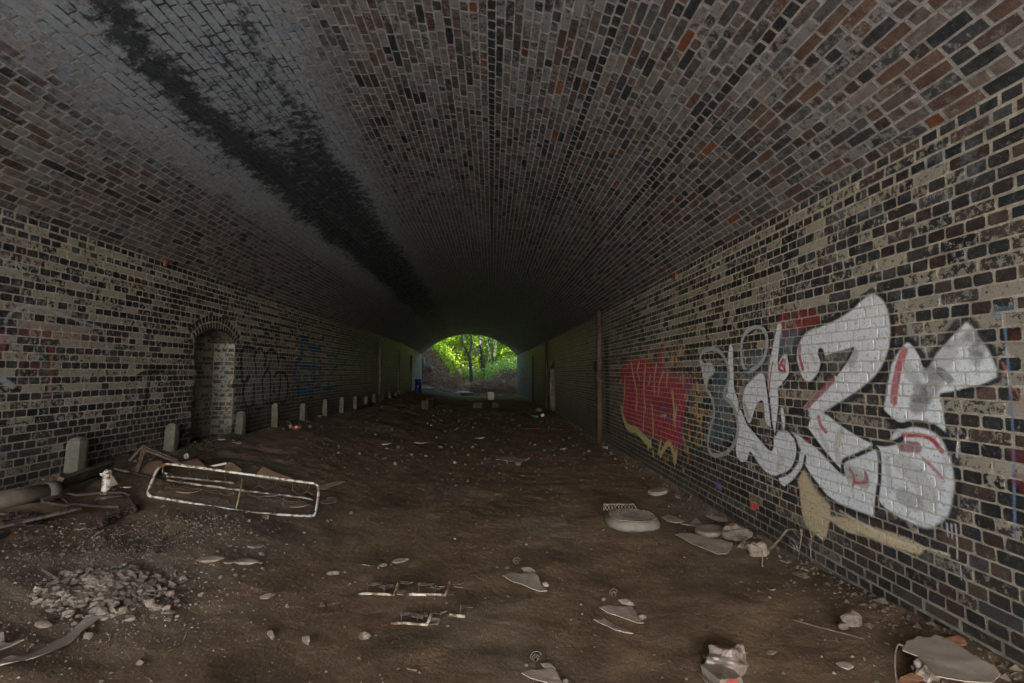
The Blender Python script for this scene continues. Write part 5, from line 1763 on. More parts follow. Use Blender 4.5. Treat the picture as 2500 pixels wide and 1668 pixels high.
# ------------------------------------------------------------------ far clutter
def far_ground(u, v): return spot(u, v)
b = spot(1021, 958); s = px_size(b, 17) / 2; hB = px_size(b, 33)
root = empty('barrel', (b[0], b[1], gh(b[0], b[1]) - .02), 'dark blue plastic barrel standing at the left wall near the far mouth', 'barrel')
g = Geo(); zb = root.location[2]
prof = [(0, .93), (.04, 1), (.32, 1), (.33, 1.04), (.37, 1.04), (.38, 1), (.66, 1), (.67, 1.04), (.71, 1.04), (.72, 1), (.97, .99), (1.0, .95)]
V = []; n = 20
for z, r_ in prof:
    for k in range(n): V.append((b[0] + cos(2 * pi * k / n) * s * r_, b[1] + sin(2 * pi * k / n) * s * r_, zb + z * hB))
Fc = [(i * n + k, i * n + (k + 1) % n, (i + 1) * n + (k + 1) % n, (i + 1) * n + k) for i in range(len(prof) - 1) for k in range(n)]
g.add(V, Fc); g.obj('drum', M_BLUE, root, True)
g = Geo(); g.tube([(b[0], b[1], zb + hB * .97), (b[0], b[1], zb + hB * 0.985)], s * .95, 20); g.obj('lid', M_BLUE, root)
g = Geo(); g.tube([(b[0] + s * cos(a) * 1.01, b[1] + s * sin(a) * 1.01, zb + hB * .985) for a in np.linspace(0, 2 * pi, 21)[:-1]], 0.014, 6, True); g.obj('clamp_ring', M_PIPEC, root)

def carton(u, v, wpx, hpx, dep, mat, label, cat, name, rot=0.1, open_top=True):
    p = spot(u, v); w = px_size(p, wpx); h = px_size(p, hpx)
    root = empty(name, (p[0], p[1], gh(p[0], p[1])), label, cat)
    Rm = Matrix.Rotation(rot, 3, 'Z'); c = Vector((p[0], p[1], root.location[2]))
    g = Geo()
    for (cx, cy, cz, sx, sy, sz) in [(0, 0, h / 2, w, .012, h), (0, dep, h / 2, w, .012, h), (-w / 2 + .006, dep / 2, h / 2, .012, dep - .014, h), (w / 2 - .006, dep / 2, h / 2, .012, dep - .014, h), (0, dep / 2, .008, w - .026, dep - .014, .012)]:
        g.box(c + Rm @ Vector((cx, cy, cz)), (sx, sy, sz), Rm, .004)
    g.obj('walls', mat, root)
    g = Geo(); g.box(c + Rm @ Vector((0, dep * 0.98 + .02, h + .03)), (w, .01, .09), Rm @ Matrix.Rotation(-.7, 3, 'X'), .006); g.obj('flap', mat, root)
    return root
carton(1199, 977, 15, 16, .35, mat_simple('white_box', (0.5, 0.46, 0.44), .6, .05, 8), 'pale square box standing upright on the floor just inside the far mouth', 'box', 'pale_box')
carton(1210, 996, 18, 12, .4, M_RUST, 'low brown carton in front of the pale box', 'box', 'brown_carton', .3)
carton(1037, 1000, 18, 22, .5, M_RUST, 'dark brown crate on the floor in front of the blue barrel', 'crate', 'dark_crate', -.2)
carton(1166, 996, 22, 10, .5, M_RUST, 'low brown carton in shadow left of the pale box', 'box', 'brown_carton', -.1)
# red board against the posts
p0 = spot(868, 1004); p1 = spot(911, 994)
g = Geo(); d = (p1 - p0); L = np.linalg.norm(d); ang = math.atan2(d[1], d[0])
g.box((p0 + p1) / 2 + np.array([0, 0, .08]), (L, .02, .16), Matrix.Rotation(ang, 3, 'Z') @ Matrix.Rotation(.5, 3, 'X'), .02)
lab(g.obj('red_board', mat_simple("dull_red", (0.12, 0.022, 0.02), .7, .2, 6), None), 'long dull red board leaning at the foot of the concrete posts', 'board')
flat_sheet([(2170, 1000), (2240, 990), (2245, 1010), (2190, 1018)], M_RED, 'small flat red scrap on the floor near the dark crate', 'scrap', 'red_scrap', crop=(600, 800, .1915))
# can, bottle, ball
def small_can(u, v, L, rad, label, rot):
    p = spot(u, v); z = gh(p[0], p[1]) + rad
    root = empty('drink_can', (p[0], p[1], z - rad), label, 'can')
    dd = np.array([cos(rot), sin(rot), 0.05])
    c = np.array([p[0], p[1], z])
    g = Geo(); g.tube([c - dd * L / 2, c - dd * L * .42, c + dd * L * .42, c + dd * L / 2], [rad * .8, rad, rad * .9, rad * .75], 12); g.obj('can_body', mat_simple("red_can", (0.35, 0.02, 0.03), .3, .1, 10), root, True)
    g = Geo(); g.tube([c - dd * L * .15, c + dd * L * .12], rad * 1.02, 12, caps=False); g.obj('can_band', M_PALE, root, True)
    g = Geo(); g.tube([c + dd * L * .5, c + dd * L * .515], rad * .76, 12); g.obj('can_lid', mat_simple("aluminium", (0.6, .6, .6), .3, .1, 20, metal=1.0), root)
small_can(724, 1048, 0.14, 0.034, 'crushed red and white drinks can by the left wall past the niche', 0.15)
crumple(709, 1046, 9, .08, M_CLOTH, 'small crumpled paper beside the red and white can', 'paper', 'crumpled_paper', 3)
stone(692, 1049, 12, 'reddish brick fragment left of the drinks can', STONES, M_ORANGE, name='brick_fragment', cat='brick fragment')
stone(756, 1044, 9, 'small pale stone just right of the drinks can', STONES, M_STONE)
stone(632, 1065, 14, 'reddish broken brick piece at the foot of the left wall past the third post', SLABS, M_ORANGE, name='brick_fragment', cat='brick fragment')
stone(541, 1075, 22, 'pale flat rubble at the foot of the arched niche, left piece', SLABS, M_FLAKE, name='plaster_flake', cat='flake')
stone(571, 1077, 10, 'small orange brick crumb at the foot of the arched niche', STONES, M_ORANGE, name='brick_fragment', cat='brick fragment')
stone(580, 1083, 22, 'pale flat rubble at the foot of the third post', SLABS, M_FLAKE, name='plaster_flake', cat='flake')
p = spot(1324, 1017); s = px_size(p, 10) / 2
import bmesh
bm = bmesh.new(); bmesh.ops.create_uvsphere(bm, u_segments=16, v_segments=10, radius=s)
for v in bm.verts:
    v.co *= 1 + 0.04 * sin(7 * v.co.x / s) * cos(5 * v.co.y / s)
    if v.co.z < -s * .8: v.co.z = -s * .8
me = bpy.data.meshes.new('ball'); bm.to_mesh(me); bm.free(); me.polygons.foreach_set("use_smooth", [True] * len(me.polygons))
o = link('ball', me, M_PALE); o.location = (p[0], p[1], gh(p[0], p[1]) + s * .78); lab(o, 'dirty white ball beside the green bottle in the dark right part of the floor', 'ball')
p = spot(1306, 1019); s = px_size(p, 3)
root = empty('bottle', (p[0], p[1], gh(p[0], p[1])), 'green plastic bottle lying beside the white ball in the dark right part', 'bottle')
c = np.array([p[0], p[1], root.location[2] + s]); dd = np.array([-.55, .83, 0.02])
g = Geo(); g.tube([c - dd * s * 4, c - dd * s * 3.7, c + dd * s * 1.5, c + dd * s * 3, c + dd * s * 3.4], [s * .8, s, s, s * .45, s * .4], 12); g.obj('bottle_body', M_GREEN, root, True)
g = Geo(); g.tube([c + dd * s * 3.4, c + dd * s * 3.9], s * .46, 10); g.obj('cap', M_PALE, root)
stone(1317, 1005, 18, 'brownish lump of rubble behind the white ball', STONES, M_STONE2)

# flat boards and sheets in the middle distance
flat_sheet([(1300, 1345), (1355, 1322), (1480, 1335), (1612, 1353), (1560, 1366), (1530, 1380), (1400, 1362)], M_CARD, 'pale flat cardboard sheet alone on the floor in the middle distance', 'cardboard', 'cardboard_sheet', crop=C6, seed=3)
flat_sheet([(1500, 1080), (1550, 1060), (1610, 1052), (1670, 1078), (1685, 1100), (1640, 1092), (1560, 1090)], M_CARDB, 'humped reddish board in the dark middle distance near the right wall', 'board', 'warped_board', crop=C6, lift=.05, seed=4)
flat_sheet([(1790, 1080), (1850, 1068), (1985, 1066), (2010, 1075), (1900, 1088)], M_CARDB, 'thin strip of board right of the humped reddish board', 'board', 'board_strip', crop=C6, seed=5)
flat_sheet([(560, 938), (640, 940), (690, 948), (600, 954)], M_BLACK, 'flat black strip of rubber on the floor left of centre in the distance', 'rubber strip', 'rubber_strip', crop=C6, seed=6)
flat_sheet([(880, 762), (960, 758), (1060, 765), (1120, 782), (1000, 778), (900, 772)], M_STONE2, 'pale edged flat slab at the threshold of the far mouth', 'slab', 'threshold_slab', crop=C6, seed=8, thick=.05, lift=.06)
flat_sheet([(1400, 750), (1480, 745), (1490, 765), (1420, 768)], M_STONE2, 'flat slab by the right jamb of the far mouth', 'slab', 'threshold_slab', crop=C6, seed=9, thick=.05, lift=.08)
flat_sheet([(1980, 345), (2030, 335), (2110, 332), (2140, 348), (2090, 362), (2010, 380), (1985, 372)], M_CARD, 'ragged grey sheet behind the right end of the white wire frame', 'cardboard', 'cardboard_sheet', crop=C2, seed=10)
flat_sheet([(1985, 450), (2040, 440), (2085, 455), (2085, 475), (2030, 482), (1990, 470)], M_CLOTH, 'rolled grey rag at the right end of the white wire frame', 'rag', 'rag', crop=C2, seed=11, lift=.03, amp=.02)
flat_sheet([(1950, 495), (2000, 510), (2005, 525), (1960, 530)], M_STONE2, 'small flat piece at the lower right corner of the white wire frame', 'flake', 'flat_fragment', crop=C2, seed=12)
flat_sheet([(1790, 470), (1860, 465), (1920, 488), (1880, 498), (1800, 488)], M_CARD, 'flat pale scrap seen through the right half of the wire mesh', 'scrap', 'flat_scrap', crop=C2, seed=13)
flat_sheet([(1630, 418), (1690, 412), (1730, 420), (1720, 434), (1650, 432)], mat_simple("bluish_plastic", (0.2, 0.2, 0.25), .4, .1, 10), 'bluish plastic strip lying under the wire mesh', 'plastic', 'plastic_strip', crop=C2, seed=14, lift=.03)

# ------------------------------------------------------------------ white tubular frame with wire mesh
A0 = cs(C2, 930, 415); A1 = cs(C2, 1950, 532)
ax = (A1 - A0); ax /= np.linalg.norm(ax)
back = np.array([-ax[1], ax[0], 0.0])
lean = radians(38)
upv = back * cos(lean) + np.array([0, 0, 1]) * sin(lean)
nrm = np.cross(ax, upv)
pf = (A0 + A1) / 2 + np.array([0, 0, .055])
def fr(x, y): return onplane(*cp(C2, x, y), pf, nrm)
root = empty('bed_end', pf, 'rust-spotted white tubular bed-end frame with torn wire mesh, leaning low at the left', 'frame')
loop = [fr(x, y) for x, y in [(1010, 222), (1060, 213), (1300, 243), (1600, 284), (1900, 325), (1950, 333), (1972, 352), (1972, 400), (1960, 480), (1950, 518), (1925, 532), (1780, 526), (1590, 513), (1420, 492), (1200, 455), (960, 415), (925, 405), (918, 380), (945, 310), (975, 245)]]
g = Geo(); g.tube(loop, 0.0125, 10, closed=True, smooth=4); g.obj('outer_tube', M_WHITE, root, True)
g = Geo(); g.tube([fr(1510, 285), fr(1462, 492)], 0.007, 8); g.obj('cross_bar', mat_simple("rusted_rod", (0.20, 0.10, 0.045), .8, .3, 30, col2=(.3, .27, .2)), root, True)
# rear rails lie on the ground behind
def rail(pts, r_, name='rear_rail', dz=.015, mat=None):
    g = Geo(); g.tube([cs(C2, x, y) + np.array([0, 0, dz]) for x, y in pts], r_, 8, smooth=3); return g.obj(name, mat or M_WHITE2, root, True)
rail([(1015, 230), (1008, 290), (1030, 300)], 0.011, 'rear_leg', .05)
rail([(1030, 296), (1160, 308), (1300, 322), (1450, 336)], 0.011)
rail([(1030, 318), (1180, 342), (1350, 362), (1520, 385), (1700, 405), (1860, 425), (1940, 440)], 0.012)
# sagging hexagonal mesh between top rail and rear rail, and rags of it in front
g = Geo()
rm = random.Random(4)
T0, T1 = fr(1000, 228), fr(1960, 345)
Rr = [cs(C2, 1020, 372) + np.array([0, 0, .06]), cs(C2, 1930, 470) + np.array([0, 0, .03])]
def mp(s_, t_):
    a = T0 + (T1 - T0) * s_; b_ = Rr[0] + (Rr[1] - Rr[0]) * s_
    q = a + (b_ - a) * t_
    return q + np.array([0, 0, -0.10 * sin(pi * min(t_, 1)) + 0.015 * sin(19 * s_ + 5 * t_)])
NX, NYm = 9, 3
cw = 1.0 / NX; ch = 1.0 / NYm
for i in range(NX):
    for j in range(NYm):
        ox_ = 0.5 * cw * (j % 2)
        s0 = i * cw + ox_
        if s0 + cw > 1.02: continue
        t0 = j * ch
        c_ = lambda a, b_: mp(min(max(s0 + a * cw + rm.uniform(-.006, .006), 0), 1), t0 + b_ * ch)
        P1, P2, P3, P4 = c_(0.5, 0), c_(0.5, .42), c_(0.0, .78), c_(1.0, .78)
        if rm.random() > .10: g.tube([P1, P2], 0.0022, 4, caps=False)
        if rm.random() > .10: g.tube([P2, P3], 0.0022, 4, caps=False)
        if rm.random() > .10: g.tube([P2, P4], 0.0022, 4, caps=False)
        if j == NYm - 1 and rm.random() > .4: g.tube([P3, P3 + np.array([rm.uniform(-.02, .02), 0, -.05])], 0.0022, 4, caps=False)
for seg in [[(1050, 310), (1080, 375), (1015, 395)], [(1075, 378), (1180, 360)], [(1245, 445), (1250, 405), (1300, 395)], [(1250, 405), (1215, 385)], [(1350, 440), (1355, 420), (1400, 405), (1440, 415)], [(1400, 405), (1395, 375)],
            [(1500, 400), (1540, 415), (1620, 405), (1690, 430), (1700, 445)], [(1690, 430), (1760, 450), (1785, 475), (1780, 500)], [(1785, 475), (1880, 460), (1905, 445)], [(1870, 498), (1880, 475)], [(1540, 415), (1530, 395)]]:
    g.tube([cs(C2, x, y) + np.array([0, 0, .035]) for x, y in seg], 0.0022, 4, caps=False)
g.obj('wire_mesh', M_WIRE, root)
g = Geo()
cc_ = cs(C2, 1135, 345) + np.array([0, 0, .03])
g.tube([cc_ + ax * (k / 60 * .10 - .05) + np.array([0, 0, .012 * cos(k * .9)]) + back * .012 * sin(k * .9) for k in range(60)], .0018, 4); g.obj('coil_spring', M_PIPEC, root, True)
g = Geo(); g.tube([cs(C2, x, y) + np.array([0, 0, .02]) for x, y in [(1092, 395), (1150, 402), (1210, 395), (1250, 382)]], .006, 7, smooth=4)
lab(g.obj('hose_piece', mat_simple("pinkish_hose", (0.26, 0.14, 0.11), .6, .2, 20), None, True), 'short curved pinkish hose piece under the left part of the wire mesh', 'hose')

# brown plates behind the frame
def plate(pts, label, ybase, tilt_deg, crop=C2, mat=None, thick=.012):
    b = cs(crop, *ybase)
    n = np.array([0.1, -cos(radians(tilt_deg)), sin(radians(tilt_deg))])
    P = [onplane(*cp(crop, x, y), b + np.array([0, 0, .0]), n) for x, y in pts]
    P = [np.array([q[0], q[1], max(q[2], gh(q[0], q[1]) - .01)]) for q in P]
    nn = n / np.linalg.norm(n)
    g = Geo(); m = len(P)
    g.add([q for q in P] + [q - nn * -thick for q in P], [tuple(range(m)), tuple(range(2 * m - 1, m - 1, -1))] + [(i, (i + 1) % m, m + (i + 1) % m, m + i) for i in range(m)])
    return lab(g.obj('brown_plate', mat or M_CARDB, None), label, 'plate')
plate([(1385, 245), (1418, 200), (1440, 205), (1500, 247), (1495, 272), (1400, 262)], 'small brown plate propped up behind the middle of the white wire frame', (1440, 268), 35)
plate([(1585, 285), (1600, 262), (1632, 228), (1700, 262), (1812, 300), (1815, 330), (1700, 315), (1600, 300)], 'brown rusted plate propped behind the right half of the wire frame', (1700, 322), 35, mat=M_RUST and mat_simple("rusted_plate", (0.105, 0.066, 0.045), .9, .3, 14, col2=(.10, .05, .03)))
plate([(1110, 205), (1225, 180), (1278, 232), (1150, 222)], 'brown board behind the upper left corner of the white wire frame', (1200, 235), 45)
plate([(860, 225), (900, 205), (1000, 195), (1010, 215), (960, 290), (830, 262), (760, 262)], 'wide brown board lying between the angle-iron frame and the white wire frame', (900, 285), 62)
plate([(640, 300), (700, 290), (735, 345), (700, 370), (640, 330)], 'grey flat board behind the white metal post stub', (690, 372), 60, mat=M_CARD)
g = Geo(); g.box(cs(C2, 1355, 226) + np.array([0, 0, .02]), (.16, .025, .02), Matrix.Rotation(.5, 3, 'Z') @ Matrix.Rotation(-.15, 3, 'Y')); lab(g.obj('wood_strip', M_PALE, None), 'thin pale strip behind the top rail of the white wire frame', 'strip')
crumple(*cp(C2, 1155, 175), 12, .06, M_PALE, 'small white crumpled paper behind the rusty angle-iron frame', 'paper', 'crumpled_paper', 12)

# ------------------------------------------------------------------ rusty angle-iron frame
pb = cs(C2, 835, 272)
nA = np.array([0.25, -1.0, 0.15])
def fa(x, y): return onplane(*cp(C2, x, y), pb, nA)
root = empty('angle_iron_frame', pb, 'dark rusty angle-iron frame with a raised apex at the foot of the left wall', 'frame')
def angle_bar(a, b_, name='iron_bar', w=.022):
    a = np.array(a); b_ = np.array(b_); g = Geo()
    d = Vector(b_ - a); L = d.length; q = d.to_track_quat('X', 'Z').to_matrix()
    c = (a + b_) / 2
    g.box(c, (L, w, .004), q); g.box(c + np.array(q @ Vector((0, w / 2 - .002, -w / 2))), (L, .004, w), q)
    return g.obj(name, M_RUST, root)
angle_bar(fa(882, 95), fa(795, 187)); angle_bar(fa(888, 92), fa(832, 272), w=.03); angle_bar(fa(892, 110), fa(1118, 200), w=.03); angle_bar(fa(890, 98), fa(1105, 182))
def low_bar(a, b_, w=.022, dz=.02, mat=None, name='iron_bar'):
    P0, P1 = cs(C2, *a) + np.array([0, 0, dz]), cs(C2, *b_) + np.array([0, 0, dz]); o = angle_bar(P0, P1, name, w)
    if mat: o.data.materials.clear(); o.data.materials.append(mat)
    return o
low_bar((700, 240), (960, 290)); low_bar((735, 275), (800, 290)); low_bar((790, 262), (1000, 318), .02); low_bar((705, 256), (790, 276), .02, .035, M_WHITE2)

# collapsed rusty bedstead
ctr = cs(C2, 560, 480)
root = empty('bedstead', ctr, 'collapsed rusty bedstead sections with bent bars beside the long pipe', 'bedstead')
def rb(pts, r_=.012, dz=.03, name='bent_bar', mat=None, sm=2):
    g = Geo(); g.tube([cs(C2, p_[0], p_[1]) + np.array([0, 0, dz + (p_[2] if len(p_) > 2 else 0)]) for p_ in pts], r_, 7, smooth=sm); return g.obj(name, mat or M_RUST, root, True)
rb([(255, 468), (380, 430, .02), (470, 440, .02), (610, 432, .03), (760, 430, .03), (800, 440, .02)])
rb([(260, 470), (400, 492), (450, 480), (560, 490), (700, 497), (735, 505, .01)], .014)
rb([(735, 500), (745, 545), (730, 560)], .014); rb([(800, 440), (835, 500), (840, 520)], .014)
rb([(620, 605), (700, 560), (790, 520), (850, 492)], .02, .02); rb([(630, 585), (720, 540), (830, 480)], .012, .03)
rb([(250, 468), (300, 455), (430, 445)], .010, .05); rb([(380, 432), (430, 490)], .01)
g = Geo()
for k in range(150):
    t = random.random(); q = cs(C2, 620 + 230 * t + random.uniform(-15, 15), 600 - 110 * t + random.uniform(-22, 12)) + np.array([0, 0, random.uniform(.0, .05)])
    g.box(q, (random.uniform(.012, .045), random.uniform(.01, .03), .008), Matrix.Rotation(random.uniform(0, 3), 3, 'Z') @ Matrix.Rotation(random.uniform(-.8, .8), 3, 'X'))
o = g.obj('rust_crust', M_RUST, root); o['kind'] = 'stuff'
o = flat_sheet([(605, 440), (680, 428), (765, 430), (750, 455), (690, 470), (620, 462)], M_RUST, None, None, 'rusty_pan', crop=C2, parent=root, lift=.05, thick=.015, amp=.01)
# thin rust fragments behind it
def bits(region, n, mat, label, cat, name, smin, smax, seed):
    rr = random.Random(seed); g = Geo()
    for k in range(n):
        x = rr.uniform(region[0], region[2]); y = rr.uniform(region[1], region[3])
        g.box(cs(C2, x, y) + np.array([0, 0, .008]), (rr.uniform(smin, smax), rr.uniform(smin, smax) * .5, .008), Matrix.Rotation(rr.uniform(0, 3), 3, 'Z') @ Matrix.Rotation(rr.uniform(-.3, .3), 3, 'X'), .004)
    o = g.obj(name, mat, None); o['kind'] = 'stuff'; return o
bits((0, 520, 270, 600), 120, M_RUST, '', '', 'debris', .015, .06, 3)
# white stub post
pb2 = cs(C2, 645, 425)
root = empty('post_stub', pb2, 'short white flaking metal post stub standing among the rusty bedstead', 'post')
def vp(x, y): return onplane(*cp(C2, x, y), pb2, (0, -1, 0))
g = Geo(); g.tube([vp(642, 425), vp(648, 360), vp(655, 285)], [.024, .026, .026], 10, smooth=2); g.obj('stub', M_WHITE, root, True)
g = Geo()
g.tube([vp(655, 290), vp(640, 285), vp(624, 268), vp(640, 272)], .012, 6); g.tube([vp(650, 285), vp(652, 262), vp(662, 250)], .014, 6); g.tube([vp(660, 285), vp(682, 278), vp(684, 258), vp(672, 255)], .014, 6)
g.obj('torn_bracket', M_WHITE, root)
g = Geo(); g.tube([vp(672, 285), vp(676, 330), vp(668, 370)], .012, 6); g.obj('side_strap', M_WHITE2, root)
flat_sheet([(675, 395), (720, 378), (800, 376), (812, 398), (760, 402), (700, 418)], M_WHITE2, 'white paint-flaked strip lying beside the metal post stub', 'strip', 'metal_strip', crop=C2, lift=.06, thick=.01, amp=.02, seed=21)
# long fat pipe, half sunk, and board along the wall
a = cs(C2, -180, 520); b_ = cs(C2, 330, 430)
g = Geo(); q0 = a + np.array([0, 0, .07]); q1 = b_ + np.array([0, 0, .07])
root = empty('clay_pipe', (q0 + q1) / 2, 'long fat grey pipe lying along the foot of the left wall in the foreground', 'pipe')
g.tube([q0, q1], .072, 18); g.obj('barrel', M_PIPEC, root, True)
dq = (q1 - q0) / np.linalg.norm(q1 - q0)
g = Geo(); g.tube([q1 - dq * .06, q1 + dq * .02], .084, 18); g.obj('socket', M_PIPEC, root, True)
a = cs(C2, 395, 395) + np.array([0, 0, .10]); b_ = cs(C2, 640, 290) + np.array([0, 0, .08])
d = Vector(b_ - a); g = Geo(); g.box((a + b_) / 2, (d.length * 1.35, .03, .14), d.to_track_quat('X', 'Z').to_matrix() @ Matrix.Rotation(.5, 3, 'X'), .006)
lab(g.obj('timber_board', M_PIPEC, None), 'grey board continuing the line of the fat pipe towards the iron frame', 'board')
a = cs(C2, 380, 402) + np.array([0, 0, .05]); b_ = cs(C2, 630, 305) + np.array([0, 0, .05]); g = Geo(); g.tube([a, b_], .012, 7)
lab(g.obj('iron_rod', M_RUST, None, True), 'rusty rod with white paint flecks lying against the grey board', 'rod')
# wooden lath
a = cs(C2, -120, 668) + np.array([0, 0, .045]); b_ = cs(C2, 482, 522) + np.array([0, 0, .045]); d = Vector(b_ - a)
g = Geo(); g.box((a + b_) / 2, (d.length, .055, .018), d.to_track_quat('X', 'Z').to_matrix(), .003)
lab(g.obj('wooden_lath', M_WOOD, None), 'straight pale wooden lath lying on the dirt in front of the fat pipe', 'lath')
flat_sheet([(-20, 650), (40, 645), (60, 660), (0, 700), (-30, 705)], M_BLACK, 'dark torn scrap under the near end of the wooden lath', 'scrap', 'dark_scrap', crop=C2, seed=31)
g = Geo(); g.tube([cs(C2, 262, 878) + np.array([0, 0, .015]), cs(C2, 345, 930) + np.array([0, 0, .015])], .008, 6)
lab(g.obj('stick', M_STONE2, None), 'short grey stick left of the plaster heap', 'stick')
# strap
def ribbon(pts, w, mat, name, label, cat, C=C2, dz=.012, thick=.004):
    P = catmull([Vector(tuple(cs(C, x, y) + np.array([0, 0, dz]))) for x, y in pts], 6)
    V = []; Fc = []; n = len(P)
    for i, p_ in enumerate(P):
        t = (P[min(i + 1, n - 1)] - P[max(i - 1, 0)]); t.z = 0; t.normalize()
        s_ = Vector((-t.y, t.x, 0)) * w / 2 * (1 + .12 * sin(i * .7))
        k = .006 * sin(i * .5)
        V += [p_ + s_ + Vector((0, 0, k)), p_ - s_ - Vector((0, 0, k * .6)), p_ - s_ - Vector((0, 0, thick)), p_ + s_ - Vector((0, 0, thick))]
        V[-4].z += .006
    for i in range(n - 1):
        for k in range(4): Fc.append((i * 4 + k, i * 4 + (k + 1) % 4, (i + 1) * 4 + (k + 1) % 4, (i + 1) * 4 + k))
    g = Geo(); g.add(V, Fc); return lab(g.obj(name, mat, None, False), label, cat)
ribbon([(-200, 1490), (-60, 1470), (60, 1440), (150, 1425), (260, 1392), (400, 1325), (500, 1240), (590, 1175), (690, 1145)], .062, M_CARD, 'cloth_strap', 'long pale cloth strap curving from the bottom left corner to the plaster heap', 'strap')
flat_sheet([(-60, 1310), (15, 1300), (20, 1370), (140, 1385), (145, 1400), (60, 1410), (-60, 1440)], M_CARD, 'ragged pale sheet at the bottom left corner behind the strap', 'sheet', 'torn_sheet', crop=C2, seed=41, lift=.03, amp=.03)
def thin(pts, r_, C, mat, name, label, cat, dz=.01, sm=4):
    g = Geo(); g.tube([cs(C, p_[0], p_[1]) + np.array([0, 0, dz + (p_[2] if len(p_) > 2 else 0)]) for p_ in pts], r_, 6, smooth=sm); return lab(g.obj(name, mat, None, True), label, cat)
thin([(1045, 1378), (1080, 1365), (1130, 1325), (1160, 1285, .03)], .003, C2, M_STONE, 'twig', 'thin pale curled twig near the bottom edge, right of the strap', 'twig')
thin([(480, 1325), (500, 1290, .02), (560, 1262)], .003, C2, M_STONE, 'twig', 'thin arched twig touching the strap', 'twig')
crumple(*cp(C2, 935, 765), 24, .05, M_RUST, 'dark crumpled scrap with a glint above the plaster heap', 'scrap', 'crumpled_scrap', 17)

# ------------------------------------------------------------------ bent bars in the foreground
def bent_bar(dx, dy, label, with_white=False, short=False):
    o0 = cs(C3, 330 + dx, 568 + dy)
    root = empty('bent_bar', (o0[0], o0[1], gh(o0[0], o0[1])), label, 'bent bar')
    S_ = lambda x, y, z=0: cs(C3, x + dx, y + dy) + np.array([0, 0, .012 + z])
    g = Geo(); g.tube([S_(205, 566), S_(300, 566, .004), S_(450, 572)], .0095, 8, smooth=2); g.obj('rod', M_WHITE2, root, True)
    g = Geo(); g.tube([S_(445, 568), S_(463, 552, .02), S_(470, 535, .02), S_(478, 505, .03)], [.011, .012, .012, .008], 8, smooth=3); g.obj('hooked_end', M_WHITE2, root, True)
    if with_white:
        g = Geo(); g.tube([S_(232, 566), S_(320, 567)], .0108, 8); g.obj('white_sleeve', M_PALE, root, True)
    g = Geo(); g.tube([S_(270, 556), S_(272, 556, .06)], .0022, 5); g.tube([S_(255, 545, .05), S_(280, 545, .065)], .003, 5); g.tube([S_(380, 560), S_(382, 556, .055)], .0022, 5); g.obj('wire_stub', M_WIRE, root)
    g = Geo()
    for (x, y, L, a_) in [(300, 505, .07, .2), (345, 500, .05, -.3), (385, 522, .085, -.45), (420, 515, .06, .1), (520, 495, .07, -.2), (500, 548, .06, -.2), (490, 568, .05, .1), (555, 492, .04, .4)]:
        g.box(S_(x, y, .006), (L, .028, .006), Matrix.Rotation(a_, 3, 'Z') @ Matrix.Rotation(random.uniform(-.3, .3), 3, 'X'), .004)
    o = g.obj('flakes', M_STONE2, root); o['kind'] = 'stuff'
bent_bar(0, 0, 'bent rusty bar with hooked right end, left one of the upper pair')
bent_bar(345, 2, 'bent bar with a white sleeve, right one of the upper pair', True)
bent_bar(225, 202, 'bent rusty bar with hooked end, alone below the upper pair')
o0 = cs(C3, 870, 712)
root = empty('bar_fragment', (o0[0], o0[1], gh(o0[0], o0[1])), 'short broken bar fragment right of the lower bent bar', 'bar fragment')
g = Geo(); g.tube([cs(C3, 822, 708) + [0, 0, .012], cs(C3, 870, 714) + [0, 0, .014], cs(C3, 928, 716) + [0, 0, .012]], .011, 8); g.obj('rod', M_WHITE2, root, True)
g = Geo(); g.tube([cs(C3, 895, 700) + [0, 0, .01], cs(C3, 898, 690) + [0, 0, .07]], .002, 5); g.box(cs(C3, 935, 650) + [0, 0, .01], (.09, .03, .006), None, .004); g.obj('wire_stub', M_WIRE, root)

# ------------------------------------------------------------------ litter clusters: sheet, flat stone, wire tangle
def cluster(dx, dy, which):
    C = (C3[0] + C3[2] * dx, C3[1] + C3[2] * dy, C3[2])
    flat_sheet([(1180, 437), (1245, 418), (1310, 432), (1400, 430), (1428, 470), (1440, 505), (1480, 545), (1440, 550), (1330, 507), (1240, 472)], M_CARD,
               'triangular grey cardboard piece, %s' % which, 'cardboard', 'cardboard_piece', crop=C, seed=51, amp=.01)
    p_ = cs(C, 1355, 405); s_ = px_size(p_, 160 * C3[2])
    o = link('flat_stone', STONES[1].copy()); o.data.materials.clear(); o.data.materials.append(M_STONE)
    o.scale = (s_ * .8, s_ * .45, s_ * .38); o.rotation_euler = (0, .08, -.25); o.location = (p_[0], p_[1], gh(p_[0], p_[1]) + .02)
    lab(o, 'flattish pale stone lying behind the triangular cardboard, %s' % which, 'stone')
    g = Geo(); q = cs(C, 1275, 352); rr = random.Random(8)
    for k in range(5):
        a0 = rr.uniform(0, 3); t_ = rr.uniform(.3, 1.2); rad = rr.uniform(.014, .032)
        g.tube([q + np.array([cos(a) * rad * cos(a0), cos(a) * rad * sin(a0) * .8, rad * .9 + sin(a) * rad * .8]) for a in np.linspace(0, 2 * pi * rr.uniform(.5, 1), 12)], .0032, 5)
    lab(g.obj('wire_tangle', M_PIPEC, None, True), 'ball of grey wire behind the flattish stone, %s' % which, 'wire')
    stone(*cp(C, 1210, 385), 13, 'small round stone beside the wire ball, %s' % which, STONES, M_STONE2)
    stone(*cp(C, 1470, 500), 20, 'rounded pale stone at the cardboard tip, %s' % which, STONES, M_STONE)
cluster(0, 0, 'the one nearest the middle of the floor')
cluster(655, 218, 'the one below the round basket')
cluster(130, 655, 'the one cut by the bottom edge')
